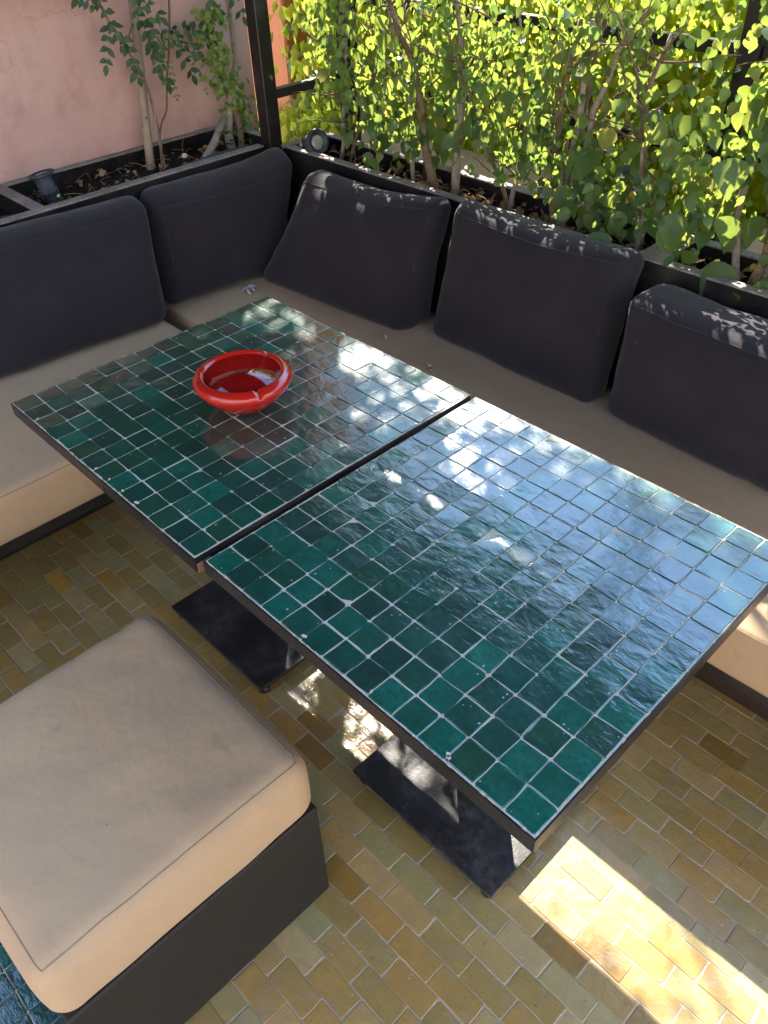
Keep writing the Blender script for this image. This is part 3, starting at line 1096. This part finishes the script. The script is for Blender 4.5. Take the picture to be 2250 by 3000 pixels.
leaf_variants('hedge', M['leaf'], [(.050, .042, .22, .15, 2), (.056, .040, .3, .3, 0), (.044, .032, .2, .25, 1), (.060, .048, .2, .15, 2), (.042, .030, .35, .4, 0), (.052, .044, -.12, .2, 2), (.046, .032, .1, -.2, 1)])
leaf_variants('climb', M['leaf_dark'], [(.026, .017, .15, .2, 1), (.022, .015, .25, .3, 0), (.030, .018, .1, .2, 1)])
leaf_variants('pale', M['leaf_pale'], [(.020, .013, .2, .3, 1), (.016, .010, .25, .3, 0), (.024, .014, .1, .4, 1)])


def put_leaves(items, key, parent, o, nobj, scale_pref=None):
    """items: list of (Matrix, scale); the first nobj (nearest to the viewer) become single leaves, the rest one mass"""
    var = LEAFV[key]
    items = sorted(items, key=lambda it: (it[0].translation - CAMP).length - it[1] * .15)
    rest = MB()
    off = Matrix.Translation(-o)
    for k, (Mx, s) in enumerate(items):
        me, vs, fs = rnd.choice(var)
        MM = off @ Mx @ Matrix.Scale(s, 4)
        if k < nobj:
            ob = bpy.data.objects.new('leaf', me)
            COL.objects.link(ob); ob.parent = parent; ob.matrix_local = MM
        else:
            rest.add([MM @ v for v in vs], fs, rnd.random())
    if rest.v:
        tag(rest.build('foliage', me.materials[0], parent, True), kind='stuff')


def wander(p, d, L, n, r, wob=.25, up=.15):
    pts = [Vector(p)]; d = Vector(d).normalized()
    for i in range(n):
        d = (d + Vector((r.gauss(0, wob), r.gauss(0, wob * .6), r.gauss(0, wob * .6) + up * .3))).normalized()
        pts.append(pts[-1] + d * (L / n))
    return pts


ZT = H      # heights below are written relative to the table top
HEDGE_TOP = .78


def shrub(x, y, label, seed, half, stems, n_small, n_big, zlow=.20, nobj=110, spread=.15, big=1.25, stem_r=.008, ztop=HEDGE_TOP):
    zst = .60 if x > .1 else ztop
    n_small = int(n_small * 2.5)
    r = random.Random(seed)
    o = Vector((x, y, SZ - .01))
    t = empty('shrub', o)
    tag(t, label, 'shrub', 'leafy shrubs of the hedge')
    tips = []
    for k in range(stems):
        b = Vector((r.uniform(-.022, .022), r.uniform(-.02, .02), -.01))
        lean = Vector((r.uniform(-.35, .35), r.uniform(-.1, .18), 1))
        pts = wander(b, lean, zst - .06, 9, r, .16, .5)
        rad = [stem_r * r.uniform(.8, 1.2) * (1.25 - .085 * i) for i in range(10)]
        MB().tube(pts, rad, 7).build('stem', M['pale_bark'] if k % 2 == 0 else M['bark'], t, True)
        tips.append(pts)
    tw = MB()
    for k in range(26):
        pts0 = r.choice(tips); q = pts0[r.randrange(2, 9)]
        d = Vector((r.uniform(-1, 1), r.uniform(-.5, .5), r.uniform(-.1, .8)))
        pts = wander(q, d, r.uniform(.1, .32), 6, r, .3, .1)
        pts = [Vector((min(max(p.x, -half * 1.3), half * 1.3), min(max(p.y, -.1), .22), min(p.z, zst - .04 + .05 * r.random()))) for p in pts]
        tw.tube(pts, [.0030 * (1.1 - .12 * i) for i in range(7)], 5)
    tag(tw.build('twigs', M['thin_bark'], t, True), kind='stuff')
    items = []
    # clumps
    clumps = [(r.uniform(-half, half), r.uniform(-.10, .18), r.uniform(zlow, ztop)) for _ in range(26)]
    for k in range(n_small + n_big):
        isb = k >= n_small
        if r.random() < .72:
            c = r.choice(clumps)
            p = Vector((r.gauss(c[0], .05), r.gauss(c[1], .045), r.gauss(c[2], .05)))
        else:
            p = Vector((r.uniform(-half, half), r.uniform(-.05, .24), zlow + (ztop - zlow) * r.random() ** .7))
        if isb: p.y = r.uniform(-.14, .02)
        zz = p.z
        if zz < zlow * .8 or zz > ztop + r.uniform(0, .03): continue
        wp = Vector((x + p.x, y + p.y, ZT + zz))
        tip = Vector((r.gauss(0, .55), r.gauss(-.25, .4), -1.0 + r.gauss(0, .5)))
        nrm = Vector((.45 + r.gauss(0, .38), -1.0 + r.gauss(0, .28), .5 + r.gauss(0, .32)))
        if .12 < wp.x < 1.3 and zz > -.735 + (wp.y - .42) / .757: continue
        s = r.choice((r.uniform(.45, .8), r.uniform(.8, 1.3))) * (big * .82 if isb else .78) * (1.08 - .5 * (zz / .7))
        items.append((orient(wp, tip, nrm), s))
    put_leaves(items, 'hedge', t, o, nobj)
    return t


shrub(-.50, 1.455, 'thin curving shrub beside the black spotlight, just right of the corner post', 21, .19, 2, 260, 30, .27, 80, stem_r=.006, big=1.2)
shrub(-.17, 1.47, 'slender single-stem shrub left of the black sprinkler riser', 22, .15, 1, 210, 60, .20, 80, stem_r=.006)
shrub(0.0, 1.45, 'shrub with a pair of pale-footed trunks behind the slumped pillow', 23, .16, 2, 240, 70, .22, 90, stem_r=.011)
shrub(.22, 1.46, 'shrub with a twisted grey stub behind the left top corner of the middle pillow', 24, .16, 2, 240, 60, .22, 90, stem_r=.006)
shrub(.42, 1.45, 'shrub with a thick bundle of stems behind the upright middle pillow', 25, .18, 4, 260, 80, .22, 100, stem_r=.0105)
shrub(.66, 1.46, 'shrub with big leaves hanging over the planter crossbar', 26, .17, 2, 260, 90, .10, 110, stem_r=.006, big=1.5)
shrub(.97, 1.45, 'large-leaved shrub behind the rightmost pillow', 27, .18, 3, 260, 130, .10, 130, stem_r=.009, big=1.75)
shrub(1.27, 1.45, 'large-leaved shrub at the right photo edge', 28, .2, 3, 200, 120, .10, 110, stem_r=.008, big=1.7)
shrub(1.62, 1.45, 'leafy shrub of the hedge just beyond the right photo edge', 29, .22, 3, 160, 60, .10, 0, stem_r=.008, big=1.5)

# background greenery beyond the ledge, backlit
bgm = MB()
lv, lf = leaf_geo(.046, .034, .2, .25, 1)
lv4 = [Vector((0, 0, 0)), Vector((.013, .018, .003)), Vector((0, .046, -.006)), Vector((-.013, .018, .003))]
r = random.Random(5)
N = 75000
cl = [(r.uniform(-2.6, 3.2), r.uniform(1.9, 2.8), r.uniform(-.35, .85)) for _ in range(1500)]
for k in range(N):
    c = r.choice(cl)
    p = Vector((r.gauss(c[0], .08), r.gauss(c[1], .07), r.gauss(c[2], .08)))
    if p.y < 1.84 or p.z > .95: continue
    if p.x < -1.22 and p.y < 2.14: continue
    tip = Vector((r.gauss(0, .7), r.gauss(0, .6), -.8 + r.gauss(0, .6)))
    nrm = Vector((r.gauss(0, .7), -.7 + r.gauss(0, .6), .6 + r.gauss(0, .5)))
    s = r.uniform(.8, 1.7)
    MM = orient(Vector((p.x, p.y, p.z + ZT)), tip, nrm) @ Matrix.Scale(s, 4)
    bgm.add([MM @ v for v in lv4], [(0, 1, 2), (0, 2, 3)], r.random())
for k in range(5200):
    p = Vector((r.uniform(-1.45, -.74), r.uniform(1.60, 2.05), r.uniform(-.35, .55)))
    if p.z > .08 and (r.random() < .72 or p.x < -1.15): continue
    if p.x > -.80 and p.z < .06: continue
    if p.x < -1.0 and p.y < 1.66: continue
    tip = Vector((r.gauss(0, .7), r.gauss(0, .6), -.8 + r.gauss(0, .6)))
    nrm = Vector((.4 + r.gauss(0, .4), -.7 + r.gauss(0, .4), .8 + r.gauss(0, .4)))
    MM = orient(Vector((p.x, p.y, p.z + ZT)), tip, nrm) @ Matrix.Scale(r.uniform(.8, 1.6), 4)
    bgm.add([MM @ v for v in lv4], [(0, 1, 2), (0, 2, 3)], r.random())
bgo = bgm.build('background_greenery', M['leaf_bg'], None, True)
tag(bgo, 'mass of sunlit yellow green foliage beyond the tan parapet', 'greenery', kind='stuff')
# thin canes in it
cn = MB()
for k in range(120):
    x = r.uniform(-1.0, 2.6); y = r.uniform(2.0, 2.5)
    cn.tube(wander((x, y, H - .5), (r.uniform(-.3, .3), 0, 1), 1.35, 7, r, .12, .3), r.uniform(.002, .005), 5)
tag(cn.build('background_canes', M['bark'], None, True), 'tangle of thin brown canes among the yellow green foliage', 'canes', kind='stuff')

# tree beyond, whose crown dapples the tables
tree = empty('tree', (-1.9, 3.3, 0))
tag(tree, 'tree beyond the hedge whose high crown dapples the tables with light', 'tree')
o = Vector((-1.9, 3.3, 0))
tp = [(0, 0, -.03), (.05, 0, .8), (.1, -.08, 1.6), (.25, -.2, 2.4), (.4, -.35, 3.0)]
MB().tube(tp, [.09, .075, .065, .05, .03], 10).build('trunk', M['bark'], tree, True)
for a in ((.9, -.2, 3.75), (-.5, -.3, 3.4), (1.5, -.35, 3.95), (.2, .5, 3.6)):
    MB().tube([(.18, -.14, 2.1), (a[0] * .5 + .1, a[1] * .6, 3.1), a], [.035, .025, .010], 7).build('limb', M['bark'], tree, True)
crown = MB()
r = random.Random(77)
ccl = []
for k in range(620):
    x = r.uniform(-3.3, .25); y = r.uniform(2.35, 2.75)
    lo = 2.345 + (y - 2.45) * 1.32
    if x < -1.15: lo -= .28
    zc = lo + (.62 if x >= -1.15 else .88) * r.random() ** 1.15
    ccl.append((x, y, zc))
    if k % 2 == 0 and x > -2.4: ccl.append((x, y, 2.345 + (y - 2.45) * 1.32 + r.uniform(.14, .34)))
for k in range(7200):
    c = r.choice(ccl)
    p = Vector((r.gauss(c[0], .065), r.gauss(c[1], .065), max(r.gauss(c[2], .04), c[2] - .03)))
    tip = Vector((r.gauss(0, .8), r.gauss(0, .8), -.6 + r.gauss(0, .5)))
    nrm = Vector((r.gauss(0, .7), r.gauss(0, .7), 1))
    MM = Matrix.Translation(-o) @ orient(Vector((p.x, p.y, p.z + ZT)), tip, nrm) @ Matrix.Scale(r.uniform(.9, 1.5), 4)
    crown.add([MM @ v for v in lv4], [(0, 1, 2), (0, 2, 3)], r.random())
tag(crown.build('crown', M['leaf'], tree, True), kind='stuff')

# ------------------------------------------------------------------ left planter things
def rel(pts, o): return [Vector(p) - o for p in pts]


o = Vector((-.93, 1.0, SZ))
bam = empty('bamboo_pole', o)
tag(bam, 'pale bamboo pole standing in the left planter against the pink wall', 'pole')
bp = [Vector((-.982, .988, SZ - .02)), Vector((-.99, 1.02, SZ + .4)), Vector((-1.005, 1.115, SZ + .95))]
pts = []; rad = []
for k in range(40):
    t = k / 39
    p = bp[0].lerp(bp[2], t)
    node = (k % 9 == 4)
    pts.append(p - o); rad.append(.0145 + (.0022 if node else 0) - .002 * t)
MB().tube(pts, rad, 12).build('cane', M['bamboo'], bam, True)
# flaking dark patches
fm = mat_simple('flaked_bark', (.05, .04, .035), .8)
fk = MB()
r = random.Random(4)
for k in range(7):
    t = r.uniform(.02, .2); p = bp[0].lerp(bp[2], t) - o
    a = r.uniform(-2.2, 0.2)
    c = p + Vector((math.cos(a), math.sin(a), 0)) * .0148
    fk.lathe([(.004, 0), (.003, .001)], 6, c, Matrix.Rotation(math.pi / 2, 3, 'Y') @ Matrix.Rotation(a, 3, 'X'))
fk.build('flaked_patch', fm, bam)


def pinnate(base, d, L, pairs, r, key, items, nrm, s=1.0):
    d = d.normalized(); side = d.cross(nrm).normalized()
    for i in range(pairs):
        t = (i + .6) / pairs
        p = base + d * (L * t) + Vector((0, 0, -.25 * L * t * t))
        for sg in (-1, 1):
            tip = (side * sg + d * .45 + Vector((0, 0, -.35)) + Vector((r.gauss(0, .15), r.gauss(0, .15), r.gauss(0, .15))))
            items.append((orient(p, tip, nrm + Vector((r.gauss(0, .2), r.gauss(0, .2), r.gauss(0, .2)))), s * r.uniform(.8, 1.1)))
    p = base + d * L + Vector((0, 0, -.25 * L))
    items.append((orient(p, d + Vector((0, 0, -.4)), nrm), s))


o = Vector((-.94, 1.03, SZ))
cv = empty('climbing_vine', o)
tag(cv, 'dark-leaved climbing vine with brown twining stems beside the bamboo pole', 'vine')
main = [(-.945, 1.015, H + .062), (-.95, 1.030, H + .19), (-.955, 1.022, H + .33), (-.955, .985, H + .44), (-.955, .942, H + .523), (-.955, .917, H + .587), (-.96, .90, H + .66)]


def smooth(pts, n=5):
    pts = [Vector(p) for p in pts]; out = []
    for i in range(len(pts) - 1):
        p0 = pts[max(i - 1, 0)]; p1 = pts[i]; p2 = pts[i + 1]; p3 = pts[min(i + 2, len(pts) - 1)]
        for k in range(n):
            t = k / n
            out.append(.5 * ((2 * p1) + (p2 - p0) * t + (2 * p0 - 5 * p1 + 4 * p2 - p3) * t * t + (3 * p1 - p0 - 3 * p2 + p3) * t ** 3))
    out.append(pts[-1])
    return out


sm = smooth(main)
MB().tube(rel(sm, o), [.0058 - .0025 * i / len(sm) for i in range(len(sm))], 7).build('stem', M['bark'], cv, True)
tw_ = [p + Vector((.004 * math.cos(i * .9), .006 * math.sin(i * .9), 0)) for i, p in enumerate(sm)]
MB().tube(rel(tw_, o), .0035, 6).build('stem', M['pale_bark'], cv, True)
s2 = smooth([(-.97, 1.035, H + .15), (-.995, 1.074, H + .201), (-1.0, 1.105, H + .235), (-1.0, 1.127, H + .322), (-1.0, 1.16, H + .421), (-1.0, 1.19, H + .55), (-1.0, 1.2, H + .66)])
MB().tube(rel(s2, o), .0036, 6).build('stem', M['bark'], cv, True)
s3 = smooth([(-.96, 1.0, H + .48), (-1.0, 1.067, H + .508), (-1.0, 1.179, H + .425), (-1.0, 1.261, H + .378), (-1.0, 1.326, H + .317), (-1.0, 1.362, H + .27)])
MB().tube(rel(s3, o), .0022, 5).build('stem', M['thin_bark'], cv, True)
r = random.Random(31)
items = []
for (b, d, L, pn) in [((-.94, .90, .57), (.2, -.35, .3), .10, 3), ((-.94, .93, .545), (.25, .15, -.6), .10, 3), ((-.93, .96, .50), (.2, .1, -.8), .09, 3), ((-.95, .94, .53), (.15, -.4, -.6), .09, 3),
                      ((-.95, 1.03, .56), (.2, .2, -.9), .12, 4), ((-.94, 1.05, .53), (.2, .05, -.9), .11, 4), ((-.95, 1.06, .50), (.1, .2, -.9), .12, 4), ((-.93, 1.03, .60), (.3, .1, -.6), .12, 4), ((-.96, 1.02, .62), (.3, .3, -.3), .10, 3),
                      ((-.96, 1.10, .475), (.2, .6, -.2), .11, 4), ((-.96, 1.15, .47), (.2, .6, .1), .10, 3), ((-.97, 1.16, .455), (.15, .3, -.7), .09, 3), ((-.97, 1.20, .46), (.1, .7, -.1), .09, 2), ((-.95, 1.24, .65), (.2, .5, -.8), .13, 4), ((-.93, 1.34, .62), (.2, .5, -.8), .11, 3),
                      ((-.95, .90, .64), (.2, .1, -.4), .1, 3)]:
    pinnate(Vector((b[0], b[1], b[2] + H)), Vector(d), L * 1.15, pn + 1, r, 'climb', items, Vector((1, -.5, .5)), 1.3)
put_leaves(items, 'climb', cv, o, 150)
items = []
for (b, d, L, pn) in [((-.97, 1.07, .45), (.3, .35, .15), .10, 5), ((-.97, 1.13, .40), (.2, -.05, -1), .10, 6), ((-.97, 1.2, .40), (.2, .35, -.8), .11, 5)]:
    pinnate(Vector((b[0], b[1], b[2] + H)), Vector(d), L, pn, r, 'pale', items, Vector((1, -.5, .5)), .8)
put_leaves(items, 'pale', cv, o, 60)

# yellow-green climber by the post
o = Vector((-.93, 1.31, SZ))
yv = empty('climbing_vine', o)
tag(yv, 'yellow-green climber on a thick twisted grey trunk beside the black corner post', 'vine')
tk = smooth([(-.925, 1.305, SZ - .02), (-.935, 1.30, SZ + .05), (-.955, 1.335, SZ + .12), (-.94, 1.345, SZ + .18), (-.96, 1.39, SZ + .27), (-.97, 1.40, SZ + .5), (-.98, 1.40, SZ + .9)])
MB().tube(rel(tk, o), [.018 - .012 * i / len(tk) for i in range(len(tk))], 9).build('trunk', M['pale_bark'], yv, True)
tk2 = smooth([(-.90, 1.325, SZ - .02), (-.915, 1.34, SZ + .06), (-.95, 1.35, SZ + .14), (-.975, 1.33, SZ + .22)])
MB().tube(rel(tk2, o), .012, 8).build('trunk', M['bark'], yv, True)
items = []
for k in range(330):
    t = r.random()
    zz = .10 + .42 * t
    c = Vector((-.95, 1.335 + .04 * math.sin(zz * 11) + r.gauss(0, .032), H + zz))
    c.x += r.uniform(-.05, .05)
    items.append((orient(c, Vector((r.gauss(.2, .5), r.gauss(0, .6), -.6 + r.gauss(0, .3))), Vector((1, -.6, .4)) + Vector((r.gauss(0, .4), r.gauss(0, .4), r.gauss(0, .4)))), r.uniform(1.0, 1.6)))
put_leaves(items, 'pale', yv, o, 120)
items = []
for k in range(26):
    c = Vector((-.90 + r.gauss(0, .02), 1.30 + r.gauss(0, .04), H + .10 + r.uniform(0, .05)))
    items.append((orient(c, Vector((r.gauss(0, .7), r.gauss(-.3, .6), .2)), Vector((.3, -.4, 1))), r.uniform(.7, 1.0)))
put_leaves(items, 'climb', yv, o, 26)

o = Vector((-1.0, .5, H + .62))
mirror_ivy = empty('mirror_climber', o)  # added out of view: the far table's tiles mirror it instead of pink plaster
tag(mirror_ivy, 'unseen dark climber high on the pink wall, added so the table tiles mirror green', 'climber')
r = random.Random(91)
im = MB()
for k in range(8500):
    yy = r.uniform(-1.3, 1.45); zz = r.uniform(.66, 1.46)
    if zz < .68 + .10 * noise.noise(Vector((yy * 3, 1, 1))) : continue
    c = Vector((-1.02 + r.uniform(0, .13), yy, H + zz)) - o
    MM = orient(c, Vector((r.gauss(.3, .5), r.gauss(0, .6), -.9)), Vector((1, r.gauss(0, .4), .5 + r.gauss(0, .3)))) @ Matrix.Scale(r.uniform(.9, 1.4), 4)
    im.add([MM @ v for v in lv4], [(0, 1, 2), (0, 2, 3)], r.random())
tag(im.build('foliage', M['leaf_dark'], mirror_ivy, True), kind='stuff')
stk = MB().tube([(-.865, 1.13, SZ + .005), (-.90, 1.21, SZ + .045), (-.935, 1.29, SZ + .105)], [.013, .014, .013], 8).build('cut_branch', M['pale_bark'], None, True)
tag(stk, 'pale sawn-off branch leaning against the climber trunk in the left planter', 'branch')
hs = smooth([(-.80, .20, SZ + .02), (-.80, .42, SZ + .03), (-.80, .52, SZ + .012), (-.815, .75, SZ + .018), (-.81, .93, SZ + .022), (-.835, 1.12, SZ + .024), (-.87, 1.34, SZ + .014)])
hose = MB().tube(hs, .0085, 9).build('irrigation_hose', mat_simple('dusty_black_hose', (.035, .04, .045), .55, bscale=80), None, True)
tag(hose, 'dusty black irrigation hose lying along the soil of the left planter', 'hose')
wire = smooth([(-.83, 1.03, SZ + .01), (-.84, 1.045, SZ + .05), (-.845, 1.05, SZ + .085), (-.83, 1.06, SZ + .12)])
ww = MB().tube(wire, .0009, 4).build('withered_flower', M['thin_bark'], None, True)
MB().lathe([(.001, 0), (.011, .004), (.009, .012), (.002, .016)], 10, (-.842, 1.05, SZ + .045)).build('petals', mat_simple('dry_petal', (.62, .52, .42), .8), ww, True)
tag(ww, 'small withered pale flower on a bare stalk right of the bamboo pole', 'flower')


# ------------------------------------------------------------------ spotlights
def mat_lampbody():
    m = NT('dusty_blue_black_plastic')
    v = m.coord('Object')
    n1 = m.noise(v, 40, 5, .65)
    col = m.mix(m.ramp(n1, [(.4, 0), (.75, .8)]), (.022, .030, .042), (.075, .09, .115))
    m.bsdf(col, .55, m.bump(m.noise(v, 300, 2), .2, .0006), spec=.4)
    return m.m


M['lamp'] = mat_lampbody()
glass = mat_simple('lamp_glass', (.30, .31, .25), .08, .6, coat=.6)
steel = mat_simple('bare_steel', (.5, .5, .5), .35, metal=.9)


def spot(loc, axis, label, s=1.0):
    t = empty('spotlight', loc)
    tag(t, label, 'spotlight', 'black garden spotlights in the planters')
    R3 = Vector(axis).normalized().to_track_quat('Z', 'Y').to_matrix()
    k = .82 * s
    hg = MB().lathe([(a * k, b * k) for a, b in [(.018, 0), (.026, .002), (.030, .008), (.031, .030), (.033, .031), (.033, .036), (.0315, .037), (.034, .085), (.036, .093)]], 28, M=R3).build('housing', M['lamp'], t, True)
    bz = MB().lathe([(a * k, b * k) for a, b in [(.0365, .0935), (.049, .094), (.051, .097), (.051, .103), (.048, .106), (.037, .1065), (.035, .101)]], 32, M=R3).build('bezel', M['lamp'], t, True)
    MB().lathe([(.0345 * k, .0995 * k), (.02 * k, .1035 * k), (0, .1045 * k)], 28, M=R3).build('lens', glass, bz, True)
    side = R3 @ Vector((0, 1, 0)); 
    if side.z > .5 or side.z < -.5: side = R3 @ Vector((1, 0, 0))
    if side.dot(CAMP - Vector(loc)) < 0: side = -side
    c = R3 @ Vector((0, 0, .012 * k)) + side * .030 * k
    Rs = side.to_track_quat('Z', 'Y').to_matrix()
    MB().lathe([(.010 * k, 0), (.010 * k, .006 * k), (.007 * k, .009 * k), (0, .0095 * k)], 10, c, Rs).build('screw', steel, hg, True)
    # two-legged bracket into the soil
    MB().tube([c - side * .005 * k, c + Vector((0, 0, -.03)), c - side * .02 + Vector((0, 0, -.06))], .0035, 6).build('bracket', M['metal'], t, True)
    return t


spot((-.90, .585, SZ + .012), (-.18, -.10, 1.0), 'black spotlight standing upright in the left planter, its lens hidden')
spot((-.605, 1.395, SZ + .058), (.75, -.14, .22), 'black spotlight lying on its side at the left end of the hedge planter')
cb2 = MB().tube(smooth([(-.62, 1.39, SZ + .06), (-.64, 1.375, SZ + .075), (-.655, 1.39, SZ + .03), (-.64, 1.43, SZ + .01)]), .003, 6).build('cable', mat_simple('grey_cable', (.35, .33, .3), .6), None, True)
tag(cb2, 'short grey cable looping at the back of the lying spotlight', 'cable')

# sprinkler riser
o = Vector((-.105, 1.45, SZ))
sp_ = empty('sprinkler', o)
tag(sp_, 'black sprinkler riser with a brass foot in the hedge planter', 'sprinkler')
brass = mat_simple('dull_brass', (.40, .27, .11), .5, metal=.6)
Rt = Vector((.16, .05, 1)).normalized().to_track_quat('Z', 'Y').to_matrix()
MB().lathe([(.009, -.01), (.009, .018), (.007, .020)], 10, M=Rt).build('foot', brass, sp_, True)
MB().lathe([(.0068, .0205), (.0068, .070), (.0085, .071), (.0085, .076), (.011, .078), (.011, .094), (.007, .098), (.0, .0985)], 14, M=Rt).build('riser', M['lamp'], sp_, True)


# ------------------------------------------------------------------ small things
def flower(loc, c, s, label, grp=None, seed=0, name='flower', cat='flower'):
    r = random.Random(seed)
    mb = MB()
    for k in range(5):
        a = k * 1.2566 + r.uniform(-.3, .3)
        vs, fs = leaf_geo(s, s * .8, r.uniform(.1, .6), r.uniform(-.6, .5), 2)
        Mx = Matrix.Translation(loc) @ Matrix.Rotation(a, 4, 'Z') @ Matrix.Rotation(r.uniform(.1, .9), 4, 'X')
        mb.add([Mx @ v for v in vs], fs, r.random() * .2)
    p = Vector(loc)
    mb.tube([p, p + Vector((s * .6, -s * .6, s * .15)), p + Vector((s * 1.3, -s * .8, .002))], [s * .22, s * .16, s * .08], 7)
    ob = mb.build(name, mat_simple(name + '_petal', c, .7), None, True)
    tag(ob, label, cat, grp)
    return ob


SEAT = ST + .012
flower((-.515, 1.015, ST + .001), (.60, .54, .66), .030, 'crumpled pale lilac blossom on the beige seat in the bench corner', seed=1)
flower((.312, 1.045, ST + .006), (.62, .43, .20), .013, 'small dried yellow blossom on the long beige seat behind the gap between the tables', seed=2)
flower((-.54, 1.40, SZ + .028), (.62, .30, .32), .011, 'pink petal cluster on the soil below the lying spotlight', seed=3)
flower((-.42, 1.39, SZ + .022), (.50, .36, .52), .012, 'lilac blossom on the soil right of the lying spotlight', seed=4)
flower((-.27, 1.38, SZ + .024), (.68, .25, .28), .010, 'small rose pink blossom on the soil left of the slender shrub', seed=5)
flower((-.875, .80, SZ + .02), (.50, .33, .28), .009, 'small dusty pink bud on the soil of the left planter', seed=6)
vs, fs = leaf_geo(.040, .034, .12, .1, 2)
Mx = Matrix.Translation((.672, 1.128, ST + .003)) @ Matrix.Rotation(2.0, 4, 'Z')
fl_ = MB().add([Mx @ v for v in vs], fs, .2)
fl_.tube([Mx @ Vector((0, 0, 0)), Mx @ Vector((.002, -.012, .001))], .0008, 5)
tag(fl_.build('fallen_leaf', mat_simple('yellow_green_leaf', (.27, .31, .07), .5), None, True), 'single yellow-green leaf lying on the long beige seat cushion', 'leaf')
